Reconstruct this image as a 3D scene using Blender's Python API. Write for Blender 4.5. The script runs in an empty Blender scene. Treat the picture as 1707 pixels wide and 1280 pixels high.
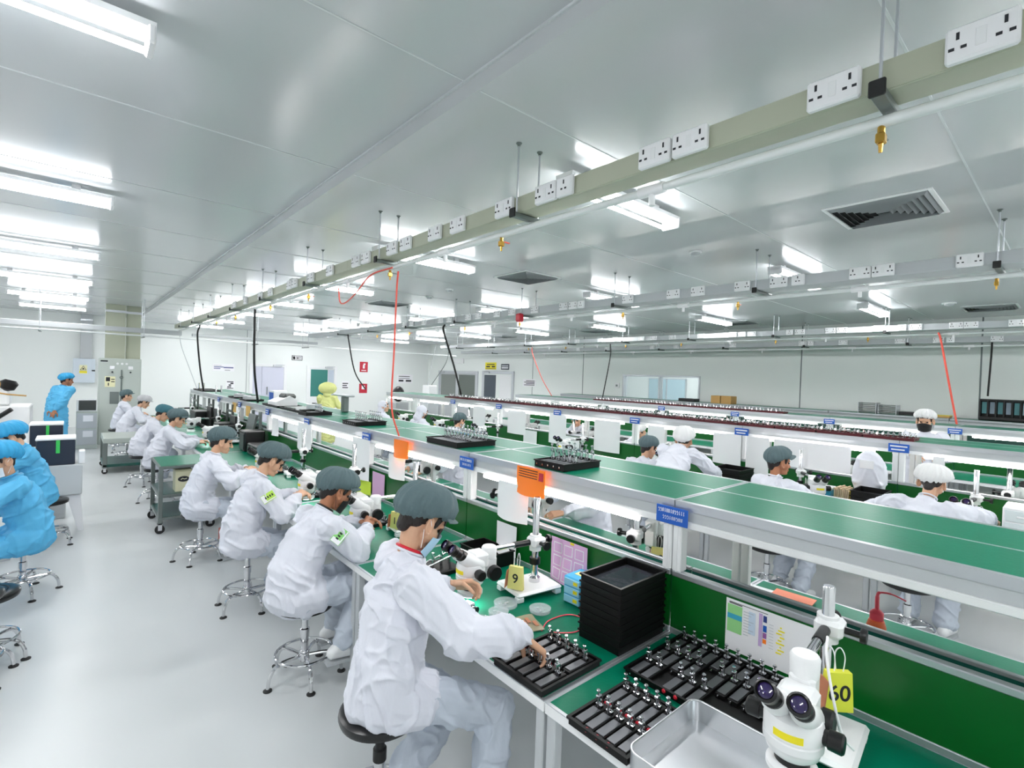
import bpy, bmesh, math, random
import numpy as np
from mathutils import Vector, Matrix, noise
SC = bpy.context.scene
COL = SC.collection
random.seed(7)
PI = math.pi
R_ = math.radians

# ------------------------------------------------------------------ camera
def _camera():
    yaw, pitch, roll = R_(41.135), R_(-0.78), R_(1.955)
    cy, sy = math.cos(yaw), math.sin(yaw)
    f = Vector((sy*math.cos(pitch), cy*math.cos(pitch), math.sin(pitch)))
    r = Vector((cy, -sy, 0)); u = r.cross(f)
    r2 = r*math.cos(roll)+u*math.sin(roll); u2 = -r*math.sin(roll)+u*math.cos(roll)
    cd = bpy.data.cameras.new('camera'); cd.sensor_width = 36; cd.lens = 36*837.0/1707
    cd.clip_start = 0.05; cd.clip_end = 100
    c = bpy.data.objects.new('camera', cd); COL.objects.link(c)
    c.matrix_world = Matrix(((r2.x, u2.x, -f.x, 0), (r2.y, u2.y, -f.y, 0), (r2.z, u2.z, -f.z, 2.0), (0, 0, 0, 1)))
    SC.camera = c
_camera()
# ------------------------------------------------------------------ world, exposure
W = bpy.data.worlds.new('world'); SC.world = W; W.use_nodes = True
W.node_tree.nodes['Background'].inputs[0].default_value = (0.80, 0.90, 0.95, 1)
W.node_tree.nodes['Background'].inputs[1].default_value = 0.35
SC.cycles.diffuse_bounces = 6
SC.view_settings.view_transform = 'Standard'; SC.view_settings.look = 'None'
SC.view_settings.gamma = 1; SC.view_settings.use_curve_mapping = False
SC.view_settings.exposure = EXPOSURE = 1.66
TUBE_POWER = 8.5      # ceiling tubes
LAMP_WATTS = 7.0     # area lamp in every ceiling fixture
BENCH_POWER = 10.0      # bench lamps
CEIL, CEIL_L, STEP_X = 3.4, 3.49, 1.47
ROOM_X0, ROOM_X1, ROOM_Y0, ROOM_Y1 = -6.0, 12.6, -4.0, 20.5

# ------------------------------------------------------------------ materials
def lin(c):
    return tuple(((x/255)/12.92 if x/255 <= .04045 else ((x/255+.055)/1.055)**2.4) for x in c)
_M = {}
def mat(name, rgb, rough=.5, metal=0, spec=.5, nscale=0, namt=0, bump=0, bscale=40, emit=0, alpha=1, trans=0, stretch=(1, 1, 1), coat=0, sss=0):
    if name in _M: return _M[name]
    m = bpy.data.materials.new(name); m.use_nodes = True
    nt = m.node_tree; b = nt.nodes['Principled BSDF']
    col = (*lin(rgb), 1)
    b.inputs['Base Color'].default_value = col
    b.inputs['Roughness'].default_value = rough; b.inputs['Metallic'].default_value = metal
    b.inputs['Specular IOR Level'].default_value = spec
    b.inputs['Alpha'].default_value = alpha
    b.inputs['Transmission Weight'].default_value = trans
    b.inputs['Coat Weight'].default_value = coat
    if sss:
        b.inputs['Subsurface Weight'].default_value = sss
        b.inputs['Subsurface Radius'].default_value = (.02, .008, .004)
    if emit:
        b.inputs['Emission Color'].default_value = col; b.inputs['Emission Strength'].default_value = emit
    if namt or bump:
        tc = nt.nodes.new('ShaderNodeTexCoord'); mp = nt.nodes.new('ShaderNodeMapping')
        mp.inputs['Scale'].default_value = stretch
        nt.links.new(tc.outputs['Object'], mp.inputs['Vector'])
    if namt:
        n = nt.nodes.new('ShaderNodeTexNoise'); n.inputs['Scale'].default_value = nscale; n.inputs['Detail'].default_value = 4
        nt.links.new(mp.outputs[0], n.inputs['Vector'])
        r = nt.nodes.new('ShaderNodeMapRange'); r.inputs['To Min'].default_value = 1-namt; r.inputs['To Max'].default_value = 1+namt
        nt.links.new(n.outputs['Fac'], r.inputs['Value'])
        v = nt.nodes.new('ShaderNodeVectorMath'); v.operation = 'SCALE'; v.inputs[0].default_value = col[:3]
        nt.links.new(r.outputs[0], v.inputs['Scale']); nt.links.new(v.outputs[0], b.inputs['Base Color'])
    if bump:
        n2 = nt.nodes.new('ShaderNodeTexNoise'); n2.inputs['Scale'].default_value = bscale; n2.inputs['Detail'].default_value = 5
        nt.links.new(mp.outputs[0], n2.inputs['Vector'])
        bp = nt.nodes.new('ShaderNodeBump'); bp.inputs['Strength'].default_value = bump; bp.inputs['Distance'].default_value = .02
        nt.links.new(n2.outputs['Fac'], bp.inputs['Height']); nt.links.new(bp.outputs[0], b.inputs['Normal'])
    _M[name] = m
    return m
M = dict(
 floor=mat('epoxy_floor', (200, 204, 205), .3, spec=.4, nscale=.8, namt=.04, bump=.06, bscale=2.2),
 wall=mat('wall_panel', (232, 236, 234), .45),
 wallgrey=mat('wall_panel_grey', (232, 237, 234), .4),
 ceil=mat('ceiling_panel', (198, 201, 203), .2, spec=.9, bump=.015, bscale=1.2),
 seam=mat('panel_seam', (206, 210, 211), .4),
 seamdark=mat('panel_gap', (120, 128, 130), .5),
 alu=mat('aluminium', (200, 203, 208), .32, .75),
 white=mat('white_enamel', (234, 235, 236), .35),
 whitep=mat('white_plastic', (238, 238, 240), .4),
 greyp=mat('grey_laminate', (186, 190, 193), .45),
 steel=mat('grey_steel', (120, 128, 126), .35, .6),
 chrome=mat('chrome', (215, 215, 218), .1, 1),
 black=mat('black_plastic', (16, 16, 18), .35),
 blackm=mat('black_conductive_plastic', (7, 7, 8), .5, spec=.3, nscale=30, namt=.2),
 rubber=mat('black_rubber', (22, 22, 23), .6),
 vinyl=mat('black_vinyl', (14, 15, 17), .28),
 mat_green=mat('green_esd_mat', (0, 112, 84), .33, spec=.15, nscale=6, namt=.08, bump=.05, bscale=60),
 part_green=mat('green_partition', (3, 92, 30), .3),
 part_dark=mat('dark_green_panel', (20, 78, 68), .3),
 trunk=mat('trunking_grey_beige', (176, 180, 160), .42),
 pipe=mat('white_pipe', (226, 230, 230), .3),
 brass=mat('brass', (190, 150, 70), .25, 1),
 orange=mat('orange_paper', (255, 128, 20), .6),
 paper=mat('white_paper', (240, 240, 243), .7),
 pinkpaper=mat('pink_print', (222, 178, 218), .7),
 yellow=mat('yellow_tag', (236, 226, 140), .5),
 yellowb=mat('yellow_sticker', (240, 224, 30), .5),
 blue=mat('blue_sign', (24, 92, 190), .45),
 red=mat('red_plastic', (200, 20, 45), .4),
 redsign=mat('red_sign', (190, 40, 60), .5),
 pink=mat('pink_plastic', (255, 92, 110), .35),
 orangep=mat('orange_liquid_bottle', (255, 120, 70), .35),
 cardboard=mat('cardboard', (190, 150, 90), .7),
 brown=mat('brown_leather', (188, 120, 88), .6),
 maroon=mat('maroon_tray', (92, 18, 30), .4),
 redhose=mat('red_air_hose', (235, 90, 75), .4),
 tube=mat('fluorescent_tube', (250, 252, 255), .3, emit=TUBE_POWER),
 lamp=mat('bench_lamp_tube', (255, 250, 248), .3, emit=BENCH_POWER),
 skin=mat('skin', (214, 168, 138), .5, nscale=25, namt=.05, sss=.08),
 skind=mat('skin_brown', (176, 118, 86), .5, nscale=25, namt=.05, sss=.08),
 hair=mat('black_hair', (28, 20, 18), .4, bump=.4, bscale=120, stretch=(1, 1, .15)),
 coat=mat('white_cleanroom_cloth', (216, 218, 228), .7, bump=.35, bscale=14, stretch=(1, 1, .4)),
 trouser=mat('white_trouser_cloth', (190, 198, 210), .7, bump=.4, bscale=14, stretch=(1, 1, .4)),
 coatb=mat('blue_gown_cloth', (84, 176, 222), .6, bump=.4, bscale=12, stretch=(1, 1, .4)),
 coaty=mat('yellow_gown_cloth', (222, 226, 150), .7, bump=.12, bscale=30),
 cap=mat('grey_green_cap_cloth', (84, 104, 108), .75, bump=.2, bscale=60),
 capb=mat('blue_cap_cloth', (46, 160, 212), .6, bump=.2, bscale=60),
 capw=mat('white_cap_cloth', (226, 226, 226), .75, bump=.2, bscale=60),
 mask=mat('pale_blue_mask', (172, 208, 230), .7, bump=.2, bscale=70, stretch=(.2, .2, 3)),
 maskw=mat('white_mask', (232, 233, 236), .7),
 ink=mat('dark_ink', (30, 32, 40), .6),
 inkblue=mat('blue_ink', (40, 60, 130), .6),
 greenink=mat('green_ink', (130, 210, 110), .6),
 teal=mat('teal_glass', (66, 130, 122), .15),
 dark=mat('dark_interior', (62, 66, 64), .5),
 glass=mat('window_glass', (225, 232, 234), .05, alpha=.14),
 clear=mat('clear_plastic', (225, 235, 238), .08, alpha=.28),
 bag=mat('clear_brown_bag', (190, 180, 150), .2, alpha=.6),
 cabinet=mat('cabinet_grey', (186, 194, 188), .4),
 lblue=mat('pale_blue_enamel', (206, 216, 226), .4),
 skyblue=mat('sky_blue_plastic', (70, 170, 215), .3),
 slate=mat('dark_slate_blue', (38, 46, 62), .35),
 cream=mat('cream_plastic', (214, 212, 180), .5),
 silver=mat('tinplate', (205, 207, 210), .28, .85, nscale=9, namt=.06),
 purple=mat('purple_cloth', (150, 92, 160), .8),
 lens=mat('purple_lens', (40, 24, 80), .05, spec=1),
 lime=mat('lime_paper', (205, 230, 70), .6),
 lgreen=mat('bright_green_plastic', (60, 200, 90), .4),
 iris=mat('eye_dark', (20, 14, 12), .1),
 eyew=mat('eye_white', (225, 222, 218), .25),
 lip=mat('lip', (176, 98, 92), .45),
)
# ------------------------------------------------------------------ mesh helpers
def frame_z(d):
    d = Vector(d).normalized()
    a = Vector((0, 0, 1)) if abs(d.z) < .95 else Vector((1, 0, 0))
    x = a.cross(d).normalized(); y = d.cross(x)
    return x, y, d
class MB:
    def __init__(s): s.v = []; s.f = []; s.m = []
    def add(s, vs, fs, m=0):
        o = len(s.v); s.v += [tuple(v) for v in vs]; s.f += [tuple(i+o for i in f) for f in fs]; s.m += [m]*len(fs); return s
    def join(s, o, mt=None, m=None):
        vs = [mt @ Vector(v) for v in o.v] if mt else o.v
        k = len(s.v); s.v += [tuple(v) for v in vs]; s.f += [tuple(i+k for i in f) for f in o.f]
        s.m += (o.m if m is None else [m]*len(o.f)); return s
    def box(s, x0, x1, y0, y1, z0, z1, bev=0, m=0, mt=None):
        if x0 > x1: x0, x1 = x1, x0
        if y0 > y1: y0, y1 = y1, y0
        if z0 > z1: z0, z1 = z1, z0
        if bev <= 0:
            vs = [(x, y, z) for z in (z0, z1) for y in (y0, y1) for x in (x0, x1)]
            fs = [(0, 2, 3, 1), (4, 5, 7, 6), (0, 1, 5, 4), (2, 6, 7, 3), (0, 4, 6, 2), (1, 3, 7, 5)]
        else:
            b = min(bev, (x1-x0)*.49, (y1-y0)*.49, (z1-z0)*.49)
            vs = []; idx = {}
            for sx in (0, 1):
                for sy in (0, 1):
                    for sz in (0, 1):
                        X, Y, Z = (x0, x1)[sx], (y0, y1)[sy], (z0, z1)[sz]
                        dx, dy, dz = (b, -b)[sx], (b, -b)[sy], (b, -b)[sz]
                        for a, p in (('x', (X, Y+dy, Z+dz)), ('y', (X+dx, Y, Z+dz)), ('z', (X+dx, Y+dy, Z))):
                            idx[(sx, sy, sz, a)] = len(vs); vs.append(p)
            g = lambda *k: idx[k]
            fs = []
            for q in (0, 1):
                fx = [g(q, 0, 0, 'x'), g(q, 1, 0, 'x'), g(q, 1, 1, 'x'), g(q, 0, 1, 'x')]
                fy = [g(0, q, 0, 'y'), g(0, q, 1, 'y'), g(1, q, 1, 'y'), g(1, q, 0, 'y')]
                fz = [g(0, 0, q, 'z'), g(1, 0, q, 'z'), g(1, 1, q, 'z'), g(0, 1, q, 'z')]
                for F in (fx, fy, fz): fs.append(tuple(F if q else F[::-1]))
            for p in (0, 1):
                for q in (0, 1):
                    e = [g(0, p, q, 'y'), g(1, p, q, 'y'), g(1, p, q, 'z'), g(0, p, q, 'z')]; fs.append(tuple(e if p == q else e[::-1]))
                    e = [g(p, 0, q, 'z'), g(p, 1, q, 'z'), g(p, 1, q, 'x'), g(p, 0, q, 'x')]; fs.append(tuple(e if p == q else e[::-1]))
                    e = [g(p, q, 0, 'x'), g(p, q, 1, 'x'), g(p, q, 1, 'y'), g(p, q, 0, 'y')]; fs.append(tuple(e if p == q else e[::-1]))
            for sx in (0, 1):
                for sy in (0, 1):
                    for sz in (0, 1):
                        t = [g(sx, sy, sz, a) for a in 'xyz']; fs.append(tuple(t if (sx+sy+sz) % 2 else t[::-1]))
        if mt: vs = [mt @ Vector(v) for v in vs]
        return s.add(vs, fs, m)
    def cyl(s, a, b, r0, r1=None, n=16, cap=True, m=0):
        r1 = r0 if r1 is None else r1
        a = Vector(a); b = Vector(b); x, y, d = frame_z(b-a); vs = []; fs = []
        for p, r in ((a, r0), (b, r1)):
            for i in range(n):
                t = 2*PI*i/n; vs.append(p+x*r*math.cos(t)+y*r*math.sin(t))
        for i in range(n): j = (i+1) % n; fs.append((i, j, n+j, n+i))
        if cap: fs.append(tuple(range(n))[::-1]); fs.append(tuple(range(n, 2*n)))
        return s.add(vs, fs, m)
    def lathe(s, prof, c=(0, 0, 0), n=24, d=(0, 0, 1), m=0, cap=True):
        c = Vector(c); x, y, d = frame_z(d); vs = []; fs = []; k = len(prof)
        for r, z in prof:
            for i in range(n):
                t = 2*PI*i/n; vs.append(c+d*z+x*r*math.cos(t)+y*r*math.sin(t))
        for j in range(k-1):
            for i in range(n):
                i2 = (i+1) % n; fs.append((j*n+i, j*n+i2, (j+1)*n+i2, (j+1)*n+i))
        if cap:
            if prof[0][0] > 1e-6: fs.append(tuple(range(n))[::-1])
            if prof[-1][0] > 1e-6: fs.append(tuple(range((k-1)*n, k*n)))
        return s.add(vs, fs, m)
    def tube(s, pts, r, n=8, m=0, closed=False):
        pts = [Vector(p) for p in pts]; k = len(pts); vs = []; fs = []; px = None
        for i, p in enumerate(pts):
            a = pts[(i-1) % k] if (i or closed) else p; b = pts[(i+1) % k] if (i < k-1 or closed) else p
            t = (b-a).normalized()
            if px is None: x = frame_z(t)[0]
            else:
                x = px-t*px.dot(t); x = x.normalized() if x.length > 1e-6 else frame_z(t)[0]
            px = x; y = t.cross(x); rr = r[i] if isinstance(r, (list, tuple)) else r
            for j in range(n): q = 2*PI*j/n; vs.append(p+x*rr*math.cos(q)+y*rr*math.sin(q))
        for i in range(k if closed else k-1):
            i2 = (i+1) % k
            for j in range(n): j2 = (j+1) % n; fs.append((i*n+j, i*n+j2, i2*n+j2, i2*n+j))
        if not closed: fs.append(tuple(range(n))[::-1]); fs.append(tuple(range((k-1)*n, k*n)))
        return s.add(vs, fs, m)
    def ring(s, c, R, r, d=(0, 0, 1), n=28, k=8, m=0):
        c = Vector(c); x, y, d = frame_z(d)
        return s.tube([c+x*R*math.cos(2*PI*i/n)+y*R*math.sin(2*PI*i/n) for i in range(n)], r, k, m, True)
    def ell(s, c, rx, ry=None, rz=None, n=14, k=9, mt=None, m=0):
        ry = rx if ry is None else ry; rz = rx if rz is None else rz; c = Vector(c); vs = []; fs = []
        loc = [(0, 0, -rz)]
        for j in range(1, k):
            p = -PI/2+PI*j/k
            for i in range(n): t = 2*PI*i/n; loc.append((rx*math.cos(p)*math.cos(t), ry*math.cos(p)*math.sin(t), rz*math.sin(p)))
        loc.append((0, 0, rz))
        vs = [c+((mt @ Vector(v)) if mt else Vector(v)) for v in loc]
        for i in range(n): fs.append((0, 1+(i+1) % n, 1+i))
        for j in range(k-2):
            for i in range(n): i2 = (i+1) % n; a = 1+j*n; fs.append((a+i, a+i2, a+n+i2, a+n+i))
        a = 1+(k-2)*n; e = len(vs)-1
        for i in range(n): fs.append((a+i, a+(i+1) % n, e))
        return s.add(vs, fs, m)
    def rc(s, a, b, ra, rb, n=12, lat=None, f=1.0, m=0):
        """tapered rod with round ends; lat/f widens it along one direction"""
        a = Vector(a); b = Vector(b); x, y, d = frame_z(b-a); L = (b-a).length; vs = []; fs = []
        rings = []
        for t in (-80, -50, -20): rings.append((a, ra, R_(t)))
        for t in (20, 50, 80): rings.append((b, rb, R_(t)))
        lv = Vector(lat).normalized() if lat is not None else None
        mid = (a+b)/2
        for p, r, t in rings:
            for i in range(n):
                q = 2*PI*i/n
                w = x*math.cos(q)*r*math.cos(t)+y*math.sin(q)*r*math.cos(t)+d*r*math.sin(t)
                if lv is not None: w = w+lv*(w.dot(lv)*(f-1))
                vs.append(p+w)
        for j in range(5):
            for i in range(n): i2 = (i+1) % n; fs.append((j*n+i, j*n+i2, (j+1)*n+i2, (j+1)*n+i))
        fs.append(tuple(range(n))[::-1]); fs.append(tuple(range(5*n, 6*n)))
        return s.add(vs, fs, m)
    def prism(s, poly, h0, h1, mt=None, m=0):
        n = len(poly); vs = [(x, y, h0) for x, y in poly]+[(x, y, h1) for x, y in poly]
        fs = [tuple(range(n))[::-1], tuple(range(n, 2*n))]+[(i, (i+1) % n, n+(i+1) % n, n+i) for i in range(n)]
        if mt: vs = [mt @ Vector(v) for v in vs]
        return s.add(vs, fs, m)
    def grid(s, fn, nu, nv, m=0, thick=0):
        vs = [Vector(fn(i/nu, j/nv)) for j in range(nv+1) for i in range(nu+1)]; w = nu+1
        fs = [(j*w+i, j*w+i+1, (j+1)*w+i+1, (j+1)*w+i) for j in range(nv) for i in range(nu)]
        if thick:
            k = len(vs); nr = []
            for j in range(nv+1):
                for i in range(nu+1):
                    a = vs[j*w+min(i+1, nu)]-vs[j*w+max(i-1, 0)]; b = vs[min(j+1, nv)*w+i]-vs[max(j-1, 0)*w+i]
                    nr.append(a.cross(b).normalized() if a.cross(b).length > 0 else Vector((0, 0, 1)))
            vs = vs+[v-q*thick for v, q in zip(vs, nr)]
            fs = fs+[tuple(i+k for i in f[::-1]) for f in fs]
            for i in range(nu): fs.append((i+1, i, k+i, k+i+1)); a = nv*w; fs.append((a+i, a+i+1, k+a+i+1, k+a+i))
            for j in range(nv): fs.append((j*w, (j+1)*w, k+(j+1)*w, k+j*w)); a = j*w+nu; fs.append((a+w, a, k+a, k+a+w))
        return s.add(vs, fs, m)
    def mesh(s, name, mats, ang=35):
        me = bpy.data.meshes.new(name); me.from_pydata(s.v, [], s.f)
        for q in (mats if isinstance(mats, (list, tuple)) else [mats]): me.materials.append(M[q] if isinstance(q, str) else q)
        me.polygons.foreach_set('material_index', s.m)
        me.polygons.foreach_set('use_smooth', [True]*len(s.f)); me.set_sharp_from_angle(angle=R_(ang)); me.update()
        return me
def link(name, data, parent=None):
    o = bpy.data.objects.new(name, data); COL.objects.link(o)
    if parent: o.parent = parent
    return o
def obj(name, mb, mats, parent=None, ang=35, label=None):
    o = link(name, mb.mesh(name, mats, ang), parent)
    if label: o['label'] = label
    return o
def tag(o, label, cat, group=None, kind=None):
    o['label'] = label; o['category'] = cat
    if group: o['group'] = group
    if kind: o['kind'] = kind
    return o
def thing(name, label, cat, loc=(0, 0, 0), rz=0, group=None):
    o = bpy.data.objects.new(name, None); COL.objects.link(o); o.empty_display_size = .05
    o.location = loc; o.rotation_euler = (0, 0, rz)
    return tag(o, label, cat, group)
def struct(name, mb, mats, parent=None, ang=35):
    o = obj(name, mb, mats, parent, ang); o['kind'] = 'structure'; return o
def dup(root, loc, rz, label, group=None):
    r = root.copy(); COL.objects.link(r); r.location = loc; r.rotation_euler = (0, 0, rz); r['label'] = label
    if group: r['group'] = group
    def rec(src, dst):
        for ch in list(src.children):
            c = ch.copy(); COL.objects.link(c); c.parent = dst; rec(ch, c)
    rec(root, r)
    return r
_ORD = 'first second third fourth fifth sixth seventh eighth ninth tenth eleventh twelfth thirteenth fourteenth fifteenth sixteenth seventeenth eighteenth nineteenth twentieth'.split()
def nth(i): return _ORD[i] if i < 20 else 'twenty-'+_ORD[i-20]
_TX = {}
def text(name, body, size, m, parent, loc, rot, ext=.0005):
    """lettering as a real mesh"""
    cu = bpy.data.curves.new(name, 'FONT'); cu.body = body; cu.size = size; cu.align_x = 'CENTER'; cu.align_y = 'CENTER'; cu.extrude = ext; cu.offset = size*.012
    o = bpy.data.objects.new('tmp', cu); COL.objects.link(o)
    me = bpy.data.meshes.new_from_object(o.evaluated_get(bpy.context.evaluated_depsgraph_get())); me.name = name
    bpy.data.objects.remove(o); bpy.data.curves.remove(cu)
    me.materials.clear(); me.materials.append(M[m]); o = link(name, me, parent); o.location = loc; o.rotation_euler = rot; return o
# ------------------------------------------------------------------ room shell
struct('floor', MB().box(ROOM_X0-.2, ROOM_X1+4.5, ROOM_Y0-.2, ROOM_Y1+.2, -.1, 0), 'floor')
mb = MB()
mb.box(STEP_X, ROOM_X1+.15, ROOM_Y0-.2, ROOM_Y1+.2, CEIL, CEIL+.25)
mb.box(ROOM_X0-.2, STEP_X, ROOM_Y0-.2, ROOM_Y1+.2, CEIL_L, CEIL_L+.16)
for k in range(-4, 13):
    y = 2.005+1.47*k
    if ROOM_Y0 < y < ROOM_Y1: mb.box(STEP_X+.01, ROOM_X1, y-.005, y+.005, CEIL-.003, CEIL+.01, m=1)
    y = 2.12+1.56*k
    if ROOM_Y0 < y < ROOM_Y1: mb.box(ROOM_X0, STEP_X-.01, y-.005, y+.005, CEIL_L-.003, CEIL_L+.01, m=1)
mb.box(STEP_X-.012, STEP_X, ROOM_Y0, ROOM_Y1, CEIL_L-.012, CEIL_L+.01, m=1)
struct('ceiling', mb, ['ceil', 'seam'])
struct('wall_back', MB().box(ROOM_X0-.2, ROOM_X1+.15, ROOM_Y0-.2, ROOM_Y0, 0, CEIL_L), 'wall')
struct('wall_left', MB().box(ROOM_X0-.2, ROOM_X0, ROOM_Y0, ROOM_Y1, 0, CEIL_L), 'wall')
mb = MB().box(ROOM_X0-.2, ROOM_X1+.15, ROOM_Y1, ROOM_Y1+.2, 0, CEIL_L)
for x in (4.82,): mb.box(x-.008, x+.008, ROOM_Y1-.004, ROOM_Y1, 0, CEIL, m=1)
struct('wall_far', mb, ['wall', 'seamdark'])
WX = ROOM_X1
wy0, wy1, wz0, wz1 = 6.79, 9.30, 1.15, 2.20
mb = MB().box(WX, WX+.15, ROOM_Y0, wy0, 0, CEIL).box(WX, WX+.15, wy1, ROOM_Y1, 0, CEIL)
mb.box(WX, WX+.15, wy0, wy1, 0, wz0).box(WX, WX+.15, wy0, wy1, wz1, CEIL)
for y in (4.34, 1.3, 10.9, 13.3): mb.box(WX-.004, WX, y-.012, y+.012, 0, CEIL, m=1)
mb.box(WX+2.6, WX+2.7, 4, 14, 0, CEIL).box(WX+.15, WX+2.6, 3.9, 4, 0, CEIL).box(WX+.15, WX+2.6, 14, 14.1, 0, CEIL)
struct('wall_right', mb, ['wallgrey', 'seamdark'])
# service window into the next room
mb = MB()
for a, b, c, d in ((wy0, wy1, wz1-.05, wz1), (wy0, wy1, wz0, wz0+.05), (wy0, wy0+.05, wz0+.05, wz1-.05), (wy1-.05, wy1, wz0+.05, wz1-.05), (8.02, 8.06, wz0+.05, wz1-.05)):
    mb.box(WX-.02, WX+.17, a, b, c, d, .004)
w = struct('window_1', mb, 'alu')
struct('pane', MB().box(WX+.07, WX+.078, wy0+.05, wy1-.05, wz0+.05, wz1-.05), 'glass', w)
mb = MB().box(WX+2.56, WX+2.6, 8.66, 10.1, 1.3, 2.14, .01)
w = struct('window_2', mb, 'alu')
struct('pane', MB().box(WX+2.548, WX+2.56, 8.70, 9.35, 1.34, 2.1).box(WX+2.548, WX+2.56, 9.41, 10.06, 1.34, 2.1), mat('pale_blue_pane', (176, 204, 214), .1), w)
t = thing('ceiling_light', 'added unseen light brightening the room behind the service window', 'light', (WX+1.2, 8.0, CEIL-.02))  # unseen lamp, added to brighten the next room
obj('lamp_tube', MB().box(-.1, .1, -1.2, 1.2, -.03, 0), 'tube', t)
# doors
def door(n, far, a0, a1, h, kind):
    """a0..a1 along the wall; far wall doors run in x, right wall doors run in y"""
    T = (lambda u, d, z: (u, ROOM_Y1-d, z)) if far else (lambda u, d, z: (WX-d, u, z))
    def bx(mb, u0, u1, d0, d1, z0, z1, bev=0):
        p, q = T(u0, d0, z0), T(u1, d1, z1); return mb.box(p[0], q[0], p[1], q[1], z0, z1, bev)
    mb = MB(); fw = .11
    bx(mb, a0, a0+fw, 0, .05, 0, h, .006); bx(mb, a1-fw, a1, 0, .05, 0, h, .006); bx(mb, a0+fw, a1-fw, 0, .05, h-fw, h, .006)
    d = struct('door_%d' % n, mb, 'alu' if not far else 'white')
    if kind == 'plain':
        mid = a0+fw+.32
        struct('leaf', bx(bx(MB(), a0+fw, mid-.01, .005, .03, 0, h-fw, .004), mid, a1-fw, .005, .03, 0, h-fw, .004), mat('lilac_white_door', (206, 208, 224), .4), d)
        mb = MB(); p, q = T(mid+.18, .075, 1.02), T(mid+.18, .075, 1.32); mb.cyl(p, q, .014)
        for z in (1.06, 1.28): mb.cyl(T(mid+.18, .03, z), T(mid+.18, .075, z), .009)
        struct('handle', mb, 'steel', d)
    if kind == 'glazed':
        struct('leaf', bx(MB(), a0+fw, a1-fw, .005, .03, 0, h-fw, .004), 'white', d)
        struct('pane', bx(MB(), a0+fw+.05, a1-fw-.27, .03, .036, .95, h-fw-.04), 'teal', d)
        struct('pane', bx(MB(), a1-fw-.25, a1-fw-.02, .03, .036, .95, h-fw-.04), mat('pale_pane', (190, 200, 214), .15), d)
    if kind == 'dark':
        struct('leaf', bx(MB(), a0+fw, a1-fw, .005, .02, 0, h-fw, .004), 'greyp', d)
        m2 = (a0+a1)/2
        struct('pane', bx(MB(), m2+.12, a1-fw-.1, .02, .028, .95, h-fw-.05), mat('grey_pane', (128, 134, 130), .15), d)
        struct('pane', bx(MB(), a0+fw+.1, m2-.12, .02, .028, .95, h-fw-.05), mat('dim_pane', (98, 106, 100), .15), d)
    if kind == 'half':
        struct('leaf', bx(MB(), a0+fw, a1-fw, .005, .025, 0, h-fw, .004), 'wallgrey', d)
        m2 = (a0+a1)/2
        struct('pane', bx(MB(), m2+.1, a1-fw-.03, .025, .032, 1.05, h-fw-.05), mat('blue_black_pane', (70, 80, 90), .12), d)
        struct('panel', bx(MB(), a0+fw+.05, m2-.15, .025, .032, .2, h-fw-.05), 'white', d)
    mb = MB(); um = a1-.35; bx(mb, um-.16, um+.16, .05, .11, h-.09, h-.03, .008)
    mb.tube([T(um-.1, .12, h-.03), T(um+.12, .16, h-.02), T(um+.25, .06, h-.02)], .01)
    struct('closer', mb, 'alu', d)
door(1, True, 4.92, 6.24, 2.19, 'plain')
door(2, True, 7.0, 8.22, 2.19, 'glazed')
door(3, False, 16.55, 19.5, 2.19, 'dark')
door(4, False, 14.3, 16.25, 2.22, 'half')
# ------------------------------------------------------------------ wall signs and sheets
def sign(name, label, cat, far, u0, u1, z0, z1, m, marks=(), d=.012):
    T = (lambda u, e, z: (u, ROOM_Y1-e, z)) if far else (lambda u, e, z: (WX-e, u, z))
    o = MB(); p, q = T(u0, 0, z0), T(u1, d, z1); o.box(p[0], q[0], p[1], q[1], z0, z1, .002)
    ms = [m]
    for (a0, a1, b0, b1, mm) in marks:
        if mm not in ms: ms.append(mm)
        p, q = T(u0+(u1-u0)*a0, d, 0), T(u0+(u1-u0)*a1, d+.003, 0)
        o.box(p[0], q[0], p[1], q[1], z0+(z1-z0)*b0, z0+(z1-z0)*b1, m=ms.index(mm))
    return tag(obj(name, o, ms), label, cat)
L3 = lambda mm, n=3: [(.1, .9-.15*(k % 2), .15+.75*k/n, .15+.75*k/n+.35/n, mm) for k in range(n)]
sign('notice_sheet', 'long white notice with blue writing on the far wall left of the plain door', 'notice', True, 3.72, 4.42, 1.86, 2.12, 'paper', [(.06, .5, .52, .62, 'inkblue'), (.5, .95, .44, .58, 'inkblue'), (.06, .35, .3, .4, 'inkblue'), (.05, .4, .75, .79, 'ink'), (.55, .8, .12, .18, 'ink')])
sign('notice_sheet', 'small white sheet with dark zigzag print low on the far wall', 'notice', True, 4.16, 4.44, 1.22, 1.52, 'paper', [(.1, .85, .82, .92, 'ink'), (.5, .85, .6, .76, 'ink'), (.3, .6, .4, .56, 'ink'), (.15, .6, .2, .32, 'ink'), (.1, .85, .05, .13, 'ink')])
s = sign('exit_sign', 'dark arrow sign with white lettering above and between the far wall doors', 'sign', True, 6.42, 6.82, 2.37, 2.56, 'ink', [(.06, .94, .1, .9, 'paper'), (.1, .3, .2, .8, 'ink'), (.36, .9, .25, .38, 'ink'), (.36, .9, .62, .75, 'ink'), (.5, .6, .38, .62, 'ink')])
sign('fire_sign', 'red fire extinguisher sign high on the far wall', 'sign', True, 9.22, 9.58, 2.0, 2.44, 'redsign', [(.38, .62, .35, .72, 'paper'), (.45, .7, .72, .85, 'paper'), (.2, .8, .12, .2, 'paper')])
sign('fire_sign', 'red fire sign low on the far wall behind a black tray', 'sign', True, 9.22, 9.58, 1.1, 1.5, 'redsign', [(.3, .7, .4, .8, 'paper')])
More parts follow.
